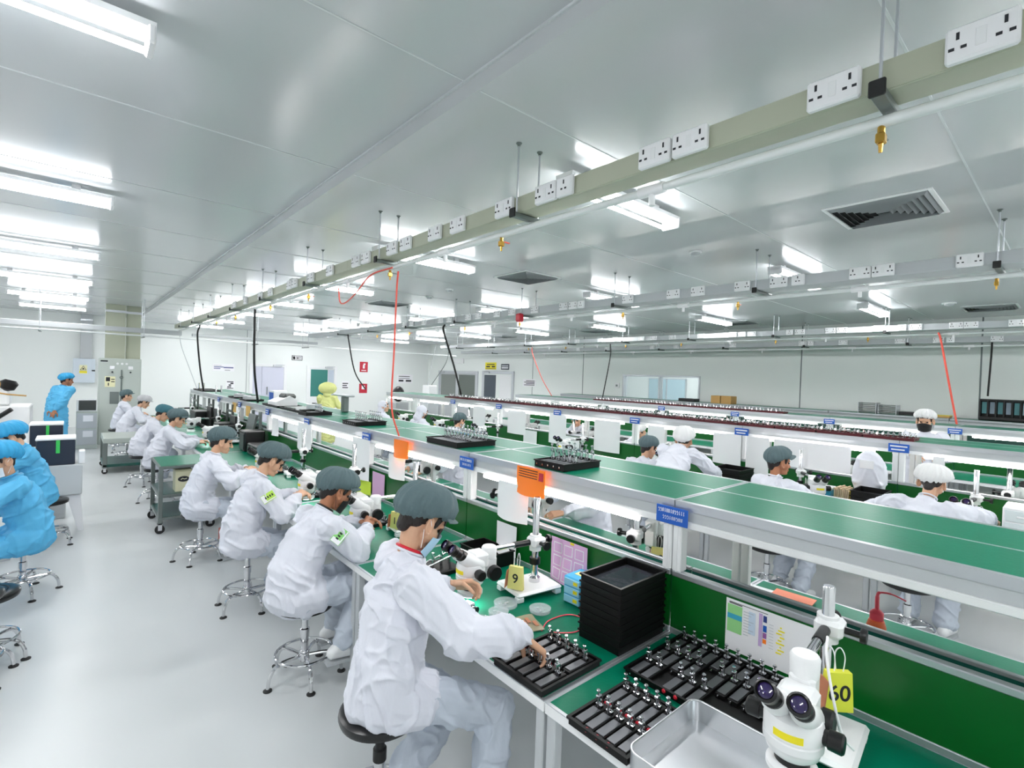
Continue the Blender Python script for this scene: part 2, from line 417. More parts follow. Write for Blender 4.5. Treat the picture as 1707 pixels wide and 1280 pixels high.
sign('notice_sheet', 'white sheet with faint print on the far wall below the fire sign', 'notice', True, 8.45, 8.75, 1.25, 1.6, 'paper', L3('ink'))
sign('notice_sheet', 'pair of pale printed sheets on the far wall near the corner', 'notice', True, 11.0, 11.8, 1.55, 1.95, 'paper', [(.1, .8, .75, .82, 'ink'), (.1, .8, .55, .6, 'ink'), (.1, .4, .2, .4, 'ink'), (.55, .9, .2, .4, 'ink')])
sign('caution_sign', 'yellow caution sign above the half glazed door on the right wall', 'sign', False, 15.4, 16.1, 2.28, 2.56, 'yellowb', [(.06, .94, .08, .14, 'ink'), (.15, .85, .66, .78, 'ink'), (.1, .4, .3, .5, 'ink'), (.55, .9, .3, .5, 'ink')])
sign('direction_sign', 'small slate blue sign beside the yellow caution sign', 'sign', False, 14.62, 15.1, 2.28, 2.5, 'slate', [(.1, .9, .6, .75, 'paper'), (.1, .9, .2, .45, 'paper')])
sign('exit_sign', 'pale green exit sign above the wide dark door on the right wall', 'sign', False, 17.6, 18.3, 2.52, 2.72, 'white', [(.1, .9, .2, .8, 'wall')], .05)
sign('notice_sheet', 'white printed sheet on the right wall left of the service window', 'notice', False, 13.1, 13.8, 1.68, 1.95, 'paper', L3('ink', 4))
sign('wall_switch', 'small white switch plate beside the service window', 'switch', False, 9.42, 9.6, 1.78, 1.93, 'white', [(.3, .7, .3, .7, 'steel')], .02)
# ------------------------------------------------------------------ ceiling fittings
_LD = bpy.data.lights.new('lamp_light', 'AREA'); _LD.shape = 'RECTANGLE'; _LD.size = 1.22; _LD.size_y = .12; _LD.energy = LAMP_WATTS; _LD.color = (1, .985, .97)
def make_light():
    t = thing('ceiling_light', '', 'light')
    b = MB(); L = 1.3
    b.prism([(-.075, -.05), (-.07, -.075), (-.02, -.095), (.02, -.095), (.07, -.075), (.075, -.05)], 0, L, Matrix(((0, 0, 1, 0), (1, 0, 0, 0), (0, 1, 0, 0), (0, 0, 0, 1))))
    obj('housing', b, 'white', t)
    for x in (.25, L-.25): obj('bracket', MB().box(x-.03, x+.03, -.02, .02, -.05, 0), 'white', t)
    for s in (-1, 1):
        obj('end_cap', MB().box(.0 if s < 0 else L-.03, .03 if s < 0 else L, -.078, .078, -.14, -.06, .008), 'whitep', t)
        obj('lamp_tube', MB().cyl((.03, .056*s, -.118), (L-.03, .056*s, -.118), .014, n=10), 'tube', t)
    l = bpy.data.objects.new('lamp_light', _LD); COL.objects.link(l); l.parent = t; l.location = (L/2, 0, -.136)
    return t
L0 = None
for c, (x, zc, y0, dy, cn) in enumerate(((-1.06, CEIL_L, 2.70, 2.95, 'over the left aisle'), (2.40, CEIL, 2.30, 2.75, 'over the near bench row'), (5.92, CEIL, 2.36, 2.75, 'over the second bench row'), (9.30, CEIL, 2.36, 2.75, 'over the third bench row'), (-4.6, CEIL_L, 2.70, 2.95, 'beyond the left aisle'))):
    for k in list(range(-1 if c < 4 else 0, 7))+[-2]:  # last row, behind the camera, is unseen and added to brighten gowns and walls
        y = y0+dy*k
        if y > 20: continue
        lab = 'white twin tube ceiling light %s, %s' % (cn, (nth(k+1) if c < 4 else nth(k))+' from the camera' if k > -2 else 'added unseen behind the camera')
        if L0 is None: L0 = make_light(); L0.location = (x, y, zc); L0['label'] = lab; L0['group'] = 'twin tube ceiling lights'
        else: dup(L0, (x, y, zc), 0, lab)
def make_vent():
    t = thing('ceiling_vent', '', 'vent', group='square ceiling vents')
    b = MB(); h = .31
    for s in (-1, 1):
        b.box(-h-.03, h+.03, s*h-.03*(s < 0)-.0, s*h+.03*(s > 0)+.0, -.012, 0, .003); b.box(s*h-.03*(s < 0), s*h+.03*(s > 0), -h, h, -.012, 0, .003)
    obj('frame', b, 'white', t)
    obj('duct', MB().box(-h, h, -h, h, -.002, -.0005), 'rubber', t)
    for q in range(7):
        r = h*(q+1)/7.6; b = MB(); p = []
        for sg in ((-1, -1), (1, -1), (1, 1), (-1, 1)): p.append((sg[0]*r, sg[1]*r))
        for i in range(4):
            (x0, y0), (x1, y1) = p[i], p[(i+1) % 4]; g = .8
            b.add([(x0, y0, -.03), (x1, y1, -.03), (x1*(1+.022/r), y1*(1+.022/r), -.004), (x0*(1+.022/r), y0*(1+.022/r), -.004)], [(0, 1, 2, 3), (3, 2, 1, 0)])
        obj('louvre', b, 'greyp', t)
    return t
V0 = None
for x, col in ((4.74, 'over the first aisle'), (11.2, 'over the fourth bench row')):
    for k in range(0, 4):
        y = 1.08+4.1*k
        lab = 'square louvred ceiling vent %s, %s from the camera' % (col, nth(k))
        if V0 is None: V0 = make_vent(); V0.location = (x, y, CEIL); V0['label'] = lab
        else: dup(V0, (x, y, CEIL), 0, lab)
def detector(x, y, lab, r=.055):
    t = thing('smoke_detector', lab, 'detector', (x, y, CEIL), 0, 'round ceiling detectors')
    obj('base', MB().lathe([(r*1.15, 0), (r*1.15, -.012), (r, -.016)]), 'white', t)
    obj('sensor', MB().lathe([(r*.8, -.014), (r*.75, -.04), (r*.4, -.05), (.0, -.05)]), 'greyp', t)
detector(4.79, 7.82, 'round white smoke detector on the ceiling above the yellow gown')
detector(4.95, 2.78, 'small round ceiling detector nearest the square vent')
detector(10.35, 1.47, 'white ceiling detector at the far right beside a vent', .08)
detector(4.6, 6.9, 'small white ceiling detector between two vents')
# ------------------------------------------------------------------ socket trunking
NX = Matrix.Rotation(PI, 4, 'Z')
TR = [('near', 2.0, 3.09, .135, -.6, 16.0), ('second', 5.3, 3.09, .27, -.6, 15.5), ('third', 10.35, 3.09, .2, -.6, 16.0), ('wall', 12.0, 3.0, .15, -.6, 17.0)]
def make_plate(single):
    t = thing('socket_plate', '', 'socket', group='white socket plates')
    w = .058 if single else .082
    obj('plate', MB().box(-.03, 0, -w, w, -.052, .052, .007), 'whitep', t)
    for s in ((0,) if single else (-1, 1)):
        b = MB(); y = s*.052
        for yy, zz, hy, hz in ((y, .022, .004, .011), (y+.014, -.014, .007, .0045), (y-.014, -.014, .007, .0045)): b.box(-.0312, -.03, yy-hy, yy+hy, zz-hz, zz+hz)
        obj('socket', b, 'ink', t)
    if not single: obj('switch', MB().box(-.032, -.03, -.012, .012, -.026, .026, .001), 'white', t)
    return t
P2 = make_plate(False); P1 = make_plate(True); used = [False, False]
plates = {
 'near': [.236, .617, 1.16, 1.335, 2.036, -1.89, 2.40, 2.90, 3.19, 3.62, 3.85, 4.35, 4.56, 5.2, 5.75, 6.3, 6.5, 7.3, 7.8, 8.6, 9.3],
 'second': [.64, 1.2, 1.37, -1.88, 2.06, 2.42, 2.92, 3.23, 3.87, -4.65, 4.80, 4.98, 5.58, 6.11, 6.49, 7.0, 7.3, 7.9, 8.2, 8.8, 9.3, 9.6],
 'third': [.71, 1.2, 1.37, 1.87, -2.05, 2.37, 2.92, 3.1, 3.61, -3.79, 4.5, -4.68, 4.89, 5.6, 6.3, 6.79, 7.13, 7.9, 8.4, 9.2],
 'wall': [1.05, -1.66, 1.83, 2.4, 3.35, -3.96, 4.12, 5.66, 7.17, 7.9, 9.47, 10.6]}
H0 = None
for ti, (tn, tx, tz, tw, ya, yb) in enumerate(TR):
    zb = tz-.105
    t = thing('cable_trunking', 'long grey beige socket trunking hung on rods, %s' % {'near': 'nearest the camera', 'second': 'over the second bench row', 'third': 'over the third bench row', 'wall': 'nearest the service window wall'}[tn], 'trunking', (tx, 0, zb), 0, 'overhead socket trunking')
    obj('channel', MB().box(.004, tw, ya, yb, 0, .1, .003), 'trunk' if ti == 0 else 'greyp', t)
    b = MB(); y = ya
    while y < yb: b.box(0, .006, y+.003, min(y+1.797, yb), .004, .102, .0015); y += 1.8
    obj('cover', b, 'trunk' if ti == 0 else 'greyp', t)
    t2 = thing('air_pipe', 'white air pipe running under the %s' % {'near': 'nearest socket trunking', 'second': 'trunking over the second row', 'third': 'trunking over the third row', 'wall': 'trunking by the window wall'}[tn], 'pipe', (tx+tw*.75, 0, zb-.055), 0, 'overhead air pipes')
    obj('pipe', MB().cyl((0, ya, 0), (0, yb, 0), .02, n=14), 'pipe', t2)
    y = 1.35
    while y < 13:
        obj('coupling', MB().cyl((0, y, 0), (0, y+.14, 0), .027, n=14).cyl((0, y+.07, 0), (0, y+.07, -.075), .016, n=10), 'whitep', t2); y += 1.8
    pi = 0
    for y in plates[tn]:
        sg = y < 0; y = abs(y); lab = 'white %s socket plate on the %s, %s from the camera' % ('single' if sg else 'double', {'near': 'nearest trunking', 'second': 'second row trunking', 'third': 'third row trunking', 'wall': 'window wall trunking'}[tn], nth(pi)); pi += 1
        src = P1 if sg else P2
        if not used[sg]: used[sg] = True; src.location = (tx, y, tz-.05); src['label'] = lab
        else: dup(src, (tx, y, tz-.05), 0, lab)
    k = 0
    while .48+1.8*k < yb-1:
        y = .48+1.8*k
        lab = 'steel hanger with two rods holding the %s trunking, %s from the camera' % ({'near': 'nearest', 'second': 'second row', 'third': 'third row', 'wall': 'window wall'}[tn], nth(k))
        h = thing('trunking_hanger', lab, 'hanger', (tx, y, zb), 0, 'trunking hangers')
        top = CEIL-zb
        obj('strut', MB().box(-.05, tw+.06, -.021, .021, -.03, -.003, .003), 'steel', h)
        obj('strut_end', MB().box(-.06, -.045, -.024, .024, -.034, .02, .004), 'rubber', h)
        for x in (-.018, tw+.02):
            obj('rod', MB().cyl((x, 0, -.025), (x, 0, top), .0055, n=8), 'alu', h)
            obj('ceiling_nut', MB().lathe([(.018, top), (.018, top-.006), (.009, top-.012), (.009, top-.02)], (x, 0, 0), 8), 'steel', h)
        if ti < 3 and k < 7:
            v = thing('air_valve', 'brass air valve under the %s trunking, %s from the camera' % ({'near': 'nearest', 'second': 'second row', 'third': 'third row'}[tn], nth(k)), 'valve', (tx+tw*.75, y+.02+.26*(k % 2), zb-.055), 0, 'brass air valves')
            obj('body', MB().cyl((0, 0, -.015), (0, 0, -.06), .012, n=10).box(-.018, .018, -.014, .014, -.075, -.04, .004), 'brass', v)
            obj('nozzle', MB().cyl((0, 0, -.075), (-.0, 0, -.105), .008, .006, n=8), 'brass', v)
            obj('lever', MB().box(.01, .07, -.008, .008, -.045, -.038, .003), 'redhose' if k % 2 else 'steel', v)
        k += 1
# cross trunking at the far end of the rows
t = thing('cable_trunking', 'grey trunking crossing the far end of the bench rows', 'trunking', (0, 14.6, 2.74), 0, 'overhead socket trunking')
obj('channel', MB().box(-5.9, 1.98, 0, .12, 0, .11, .004), 'greyp', t)
obj('channel', MB().box(2.2, 5.28, 0, .12, .0, .07, .004), 'greyp', t)
t = thing('air_pipe', 'thin white pipe crossing under the far ceiling', 'pipe', (0, 14.3, 2.66), 0, 'overhead air pipes')
obj('pipe', MB().cyl((-5.9, 0, 0), (9.9, 0, 0), .018), 'pipe', t)
for k, x in enumerate((-3.6, -.55, 1.2, 3.6, 4.9)):
    h = thing('trunking_hanger', 'steel hanger of the far cross trunking, %s from the left' % nth(k), 'hanger', (x, 14.45, 2.65), 0, 'trunking hangers')
    obj('strut', MB().box(-.02, .02, -.2, .3, -.03, -.01, .003), 'steel', h)
    for y in (-.18, .28): obj('rod', MB().cyl((0, y, -.03), (0, y, (CEIL_L if x < STEP_X else CEIL)-2.65), .006, n=8), 'alu', h)
# hanging cords and hoses
def smooth_pts(pts, n=8):
    P = [Vector(p) for p in pts]; P = [P[0]*2-P[1]]+P+[P[-1]*2-P[-2]]; out = []
    for i in range(1, len(P)-2):
        for k in range(n):
            t = k/n; a, b, c, d = P[i-1], P[i], P[i+1], P[i+2]
            out.append(.5*((2*b)+(c-a)*t+(2*a-5*b+4*c-d)*t*t+(3*b-3*c+d-a)*t**3))
    out.append(P[-2]); return out
def cord(name, label, pts, r, m, group='hanging cords'):
    return tag(obj(name, MB().tube(smooth_pts(pts), r, 6), m), label, 'hose' if 'hose' in name else 'cord', group)
cord('air_hose', 'orange red air hose hanging straight to the near shelf', [(2.1, 3.95, 2.88), (2.08, 3.93, 2.7), (2.11, 4.0, 2.2), (2.12, 4.03, 1.7), (2.2, 4.03, 1.44)], .0075, 'redhose')
cord('air_hose', 'red air hose looped below the nearest trunking', [(2.08, 4.02, 2.92), (2.06, 4.4, 2.9), (2.08, 4.75, 2.78), (2.1, 5.05, 2.71), (2.1, 5.2, 2.73), (2.1, 5.25, 2.88)], .007, 'redhose')
cord('power_cord', 'thick black cord dropping to the printer on the near shelf', [(2.1, 8.5, 2.95), (2.1, 8.52, 2.7), (2.16, 8.7, 2.0), (2.3, 9.0, 1.44)], .018, 'rubber')
cord('power_cord', 'black cord dropping to the far end of the near shelf', [(2.08, 12.9, 2.9), (2.1, 13.3, 2.7), (2.18, 13.4, 2.0), (2.3, 13.6, 1.43)], .018, 'rubber')
cord('power_cord', 'thin white cord at the far end of the near row', [(2.1, 15.9, 2.9), (2.1, 15.5, 2.5), (2.2, 14.8, 1.9), (2.3, 14.4, 1.43)], .008, 'greyp')
cord('power_cord', 'thick black cord slanting down to the red trays of the second row', [(5.45, 8.3, 2.98), (5.5, 8.4, 2.85), (5.9, 8.6, 2.2), (6.4, 9.0, 1.56)], .02, 'rubber')
cord('power_cord', 'black cord curving down near the yellow gown', [(5.45, 12.9, 2.98), (5.5, 12.95, 2.8), (5.8, 13.2, 2.0), (6.4, 13.8, 1.5)], .018, 'rubber')
cord('power_cord', 'thin grey cord hanging beyond the second row', [(9.0, 13.4, 2.95), (8.9, 13.4, 2.4), (8.6, 13.75, 1.66)], .012, 'steel')
cord('power_cord', 'pale cord hanging beyond the second row', [(9.0, 14.2, 2.95), (8.85, 14.15, 2.4), (8.55, 13.9, 1.66)], .01, 'greyp')
cord('air_hose', 'red air hose slanting down to the third row', [(10.45, 11.1, 2.93), (10.45, 11.05, 2.7), (10.42, 10.6, 2.0), (10.4, 10.15, 1.5)], .012, 'redhose')
cord('power_cord', 'black cord hanging left of the service window', [(10.45, 8.15, 2.95), (10.45, 8.14, 2.6), (10.4, 8.3, 1.55)], .014, 'rubber')
cord('air_hose', 'pink red air hose at the far right of the third row', [(10.45, 1.6, 2.95), (10.45, 1.56, 2.8), (10.42, 1.45, 2.2), (10.4, 1.32, 1.5)], .014, 'redhose')
cord('power_cord', 'black cord at the far right above the black rack', [(12.1, 1.12, 2.9), (12.05, 1.12, 2.6), (12.05, 1.14, 1.95)], .014, 'rubber')
b = thing('plug_box', 'red socket box hanging on the second row trunking', 'socket', (5.27, 5.89, 2.94))
obj('body', MB().box(-.06, .03, -.06, .06, -.07, .06, .02), 'red', b)
# ------------------------------------------------------------------ benches
def make_bench(wd, zs, lit, far=True, deskd=.87):
    """origin: near partition foot at floor, x to the far side, y along the row"""
    t = thing('workbench', '', 'workbench')
    zd = .78
    for s, x0, x1 in ((-1, -deskd, 0), (1, .2, .2+.86)):
        if s > 0 and not far: break
        obj('desk_frame', MB().box(x0, x1, .003, wd-.003, zd-.045, zd-.004, .003), 'white', t)
        e = .014; b = MB()
        b.box(x0, x0+e, .003, wd-.003, zd-.004, zd); b.box(x1-e, x1, .003, wd-.003, zd-.004, zd)
        b.box(x0+e, x1-e, .003, .003+e, zd-.004, zd); b.box(x0+e, x1-e, wd-.003-e, wd-.003, zd-.004, zd)
        obj('desk_edge', b, 'alu', t)
        obj('desk_mat', MB().box(x0+e, x1-e, .003+e, wd-.003-e, zd-.003, zd-.0005), 'mat_green', t)
        xl = x0+.03 if s < 0 else x1-.03
        for y in (.03, wd-.03):
            obj('leg', MB().box(xl-.022, xl+.022, y-.022, y+.022, .02, zd-.045, .004).cyl((xl, y, 0), (xl, y, .02), .02), 'greyp', t)
    for y in (.03, wd-.03): obj('leg', MB().box(.1-.02, .1+.02, y-.02, y+.02, 0, zd-.045, .004), 'greyp', t)
    obj('stretcher', MB().box(.085, .115, .052, wd-.052, .25, .29, .003), 'greyp', t)
    obj('bottom_strip', MB().box(-.012, .012, .004, wd-.004, zd, zd+.027, .003), 'alu', t)
    obj('partition_panel', MB().box(-.006, .006, .004, wd-.004, zd+.027, 1.057), 'part_green', t)
    obj('partition_rail', MB().box(-.012, .028, .004, wd-.004, 1.057, 1.085, .004), 'alu', t)
    obj('rear_panel', MB().box(.185, .197, .004, wd-.004, zd, 1.035), 'part_dark', t)
    obj('rear_rail', MB().box(.18, .202, .004, wd-.004, 1.035, 1.052, .003), 'alu', t)
    for y0 in (.003, wd-.05):
        obj('post', MB().box(-.012, .045, y0, y0+.047, 1.085, zs-.09, .004).box(-.014, -.012, y0+.02, y0+.027, 1.085, zs-.09), 'white', t)
        obj('rear_post', MB().box(.74, .785, y0, y0+.045, zd, zs-.05, .004), 'white', t)
    b = MB()
    for x0, x1 in ((0, .03), (.405, .42), (.79, .82)): b.box(x0, x1, .003, wd-.003, zs-.04, zs)
    for y0 in (.003, wd-.015): b.box(.03, .79, y0, y0+.012, zs-.04, zs)
    obj('shelf_frame', b, 'alu', t)
    for x0, x1 in ((.03, .405), (.42, .79)): obj('shelf_board', MB().box(x0, x1, .015, wd-.015, zs-.03, zs-.001), 'mat_green', t)
    obj('fascia', MB().box(.006, .026, .004, wd-.004, zs-.09, zs-.041), 'greyp', t)
    obj('fascia', MB().box(.79, .81, .004, wd-.004, zs-.09, zs-.041), 'greyp', t)
    obj('lamp_housing', MB().box(-.01, .05, .06, wd-.06, zs-.122, zs-.09, .004).box(-.012, -.009, wd*.4, wd*.4+.04, zs-.116, zs-.098), 'white', t)
    if lit:
        obj('lamp_tube', MB().cyl((-.005, .2, zs-.135), (-.005, wd-.2, zs-.135), .0135, n=10), 'lamp', t)
    return t
def row(xp, wd, y0, n, zs, what, lit_from, group, lit_to=99):
    srcs = {}
    for k in range(n):
        lit = (lit_from <= k <= lit_to)
        lab = 'green topped workbench unit %s, %s from the camera' % (what, nth(k))
        y = y0+wd*k
        if lit not in srcs:
            t = make_bench(wd, zs, lit); t.location = (xp, y, 0); t['label'] = lab; t['group'] = group; srcs[lit] = t
        else: dup(srcs[lit], (xp, y, 0), 0, lab, group)
row(2.23, 1.7, -.39, 9, 1.425, 'of the nearest row', 1, 'workbench units of the nearest row', 4)
row(6.25, 1.57, -.35, 8, 1.495, 'of the second row', 0, 'workbench units of the second row')
row(10.2, 1.7, -.39, 7, 1.475, 'of the third row', 0, 'workbench units of the third row')
# shelf along the window wall
for k in range(6):
    y = -.3+1.9*k; t = thing('wall_shelf', 'tall grey green shelf unit along the window wall, %s from the camera' % nth(k), 'shelf', (11.75, y, 0), 0, 'shelf units along the window wall')
    obj('board', MB().box(0, .6, .004, 1.89, 1.49, 1.53, .004), 'alu', t)
    obj('mat', MB().box(.03, .57, .03, 1.86, 1.529, 1.532), 'mat_green', t)
    obj('board', MB().box(-.3, .3, .004, 1.89, .74, .78, .004), 'mat_green', t)
    obj('fascia', MB().box(.02, .04, .004, 1.89, 1.40, 1.49), 'greyp', t)
    obj('back_panel', MB().box(.3, .31, .004, 1.89, .78, 1.40), 'part_dark', t)
    for x in (-.26, .55):
        for yy in (.03, 1.86): obj('leg', MB().box(x-.02, x+.02, yy-.02, yy+.02, 0, .74 if x < 0 else 1.49, .003), 'greyp', t)
# blue signs on the posts
def squiggle(mb, y0, y1, x, z, h, n, m, rnd):
    """a line of small rounded letter strokes reading along -y"""
    w = (y1-y0)/n
    for i in range(n):
        c = y1-(i+.5)*w
        k = rnd.randrange(4)
        if k == 0: pts = [(c+w*.25, z-h*.4), (c+w*.25, z+h*.4), (c-w*.2, z+h*.4), (c-w*.25, z-h*.4)]
        elif k == 1: pts = [(c+w*.28, z+h*.1), (c+w*.1, z+h*.45), (c-w*.25, z+h*.2), (c-w*.2, z-h*.4), (c+w*.2, z-h*.4)]
        elif k == 2: pts = [(c+w*.25, z+h*.4), (c+w*.2, z-h*.4), (c-w*.2, z-h*.35), (c-w*.25, z+h*.45)]
        else: pts = [(c, z+h*.45), (c+w*.05, z-h*.4), (c-w*.2, z-h*.2)]
        mb.tube([(x, a, b) for a, b in pts], h*.075, 4, m)
rnd = random.Random(3)
for ri, (xp, wd, y0, n, zs, nm) in enumerate(((2.23, 1.7, -.39, 8, 1.425, 'nearest'), (6.25, 1.57, -.35, 7, 1.495, 'second'), (10.2, 1.7, -.39, 5, 1.475, 'third'))):
    for k in range(1, n):
        y = y0+wd*k
        t = thing('blue_sign', 'blue sign with two lines of white writing on the %s row, %s from the camera' % (nm, nth(k-1)), 'sign', (xp-.02, y, zs-.07), 0, 'blue station signs')
        obj('board', MB().box(-.006, 0, -.085, .085, -.045, .04, .002), 'blue', t)
        if ri == 0 and k < 4:
            b = MB(); squiggle(b, -.07, .075, -.0065, .018, .022, 13, 0, rnd); squiggle(b, -.06, .05, -.0065, -.015, .02, 9, 0, rnd)
            obj('writing', b, 'paper', t)
        else: obj('writing', MB().box(-.0075, -.006, -.07, .07, .008, .022).box(-.0075, -.006, -.05, .06, -.025, -.012), 'paper', t)
# ------------------------------------------------------------------ jigs and trays
def make_jig(red):
    t = thing('clamp_jig', '', 'jig')
    obj('base', MB().box(-.078, .078, -.0195, .0195, 0, .016, .002), 'blackm', t)
    obj('slide_plate', MB().box(-.068, .03, -.0165, .0165, .016, .0195, .001), mat('dull_plate', (104, 106, 110), .38, .6, nscale=20, namt=.12), t)
    obj('upright', MB().box(.038, .052, -.014, .014, .016, .03, .002).tube([(.05, .0, .02), (.056, 0, .045), (.05, 0, .058), (.036, 0, .06)], .0055, 8).box(.03, .05, -.008, .008, .052, .064, .002), 'chrome', t)
    obj('screw', MB().cyl((.036, 0, .02), (.036, 0, .078), .0028, n=8).lathe([(.0, .078), (.008, .078), (.0085, .082), (.006, .0845), (0, .0845)], (.036, 0, 0), 12), 'chrome', t)
    if red: obj('red_knob', MB().lathe([(.0, 0), (.008, 0), (.0085, .006), (.004, .009), (0, .009)], (-.078, 0, .012), 10, (-1, 0, .25)), 'red', t)
    else: obj('end_screw', MB().cyl((-.078, .006, .009), (-.086, .006, .009), .004, n=8), 'chrome', t)
    return t
JR, JP = make_jig(True), make_jig(False); jused = {}
def place_jig(src, loc, rz, lab, group):
    if src.name not in jused: jused[src.name] = 1; src.location = loc; src.rotation_euler = (0, 0, rz); src['label'] = lab; src['group'] = group; return src
    return dup(src, loc, rz, lab, group)
def tray_mesh(lx, ly, h, th=.006, lip=.006):
    b = MB(); x, y = lx/2, ly/2
    b.box(-x, x, -y, y, 0, th)
    b.box(-x, -x+th, -y, y, th, h); b.box(x-th, x, -y, y, th, h); b.box(-x+th, x-th, -y, -y+th, th, h); b.box(-x+th, x-th, y-th, y, th, h)
    b.box(-x-lip, -x, -y-lip, y+lip, h-.008, h); b.box(x, x+lip, -y-lip, y+lip, h-.008, h); b.box(-x, x, -y-lip, -y, h-.008, h); b.box(-x, x, y, y+lip, h-.008, h)
    return b
def tray(x0, x1, y0, y1, z, lab, h=.028, m='blackm', rz=0, name='tray', group=None):
    t = thing(name, lab, 'tray', ((x0+x1)/2, (y0+y1)/2, z), rz, group)
    obj('tub', tray_mesh(x1-x0-.012, y1-y0-.012, h), m, t)
    return t
def jig_rows(cx, cy, z, rz, xs, ny, pitch, where, red, group, skip=(), sc=None):
    rot = Matrix.Rotation(rz, 3, 'Z'); q = 0
    for r, x in enumerate(xs):
        for j in range(ny):
            if (r, j) in skip: continue
            o = rot @ Vector((x, (ny-1)/2*pitch-j*pitch, 0))
            src = JR if red(r, j) else JP
            jg = place_jig(src, (cx+o.x, cy+o.y, z), rz, '%s clamp jig in the %s row %s' % (nth(ny-1-j), ('front', 'second', 'third')[r] if len(xs) > 1 else 'only', where), group)
            if sc: jg.scale = sc
            q += 1
# jigs of the seated worker nearest the camera
tray(1.36, 1.72, 1.325, 1.625, .78, 'black tray of clamp jigs under the hand of the nearest seated worker')
jig_rows(1.54, 1.475, .787, 0, (-.088, .082), 5, .052, 'under the nearest hand', lambda r, j: r == 1 and j in (0, 3), 'clamp jigs under the nearest hand')
# jigs at the empty station by the camera
tray(1.335, 1.685, .915, 1.175, .78, 'black jig tray at the front edge of the nearest desk')
jig_rows(1.51, 1.045, .787, 0, (-.083, .083), 5, .046, 'at the front edge of the nearest desk', lambda r, j: (r == 0 and j in (1, 2, 3)) or (r == 1 and j in (0, 2, 3, 4)), 'clamp jigs of the front tray')
tray(1.75, 2.205, .70, 1.235, .78, 'wide black jig tray below the printed chart on the nearest desk')
jig_rows(1.978, .97, .787, 0, (-.145, .0, .145), 10, .05, 'below the printed chart', lambda r, j: r == 0 and j > 2, 'clamp jigs of the wide tray', skip=[(0, k) for k in range(6, 10)]+[(0, 2), (1, 4), (2, 9)])
# trays on the near shelf
ZS = 1.4255
def shelf_tray(x, y, lx, ly, lab, where, nx, ny, rz=0, skip=()):
    tray(x-lx/2, x+lx/2, y-ly/2, y+ly/2, ZS, lab, .045, 'blackm', rz)
    if nx: jig_rows(x, y, ZS+.007, rz, ((-.085, .085) if nx == 2 else (0,)), ny, .05, where, lambda r, j: False, 'clamp jigs on the near shelf', skip, (1.08, 1.1, 1.6))
shelf_tray(2.46, 2.235, .36, .27, 'black jig tray on the near shelf behind the nearer orange sheet', 'on the shelf by the nearer orange sheet', 2, 5, 0.0)
shelf_tray(2.47, 3.46, .40, .46, 'black jig tray on the near shelf beside the red hose', 'on the shelf beside the red hose', 2, 8)
shelf_tray(2.42, 5.22, .36, .36, 'black jig tray on the near shelf, third from the camera', 'in the third shelf tray', 2, 6)
shelf_tray(2.36, 6.55, .34, .3, 'black jig tray on the near shelf, fourth from the camera', 'in the fourth shelf tray', 1, 5)
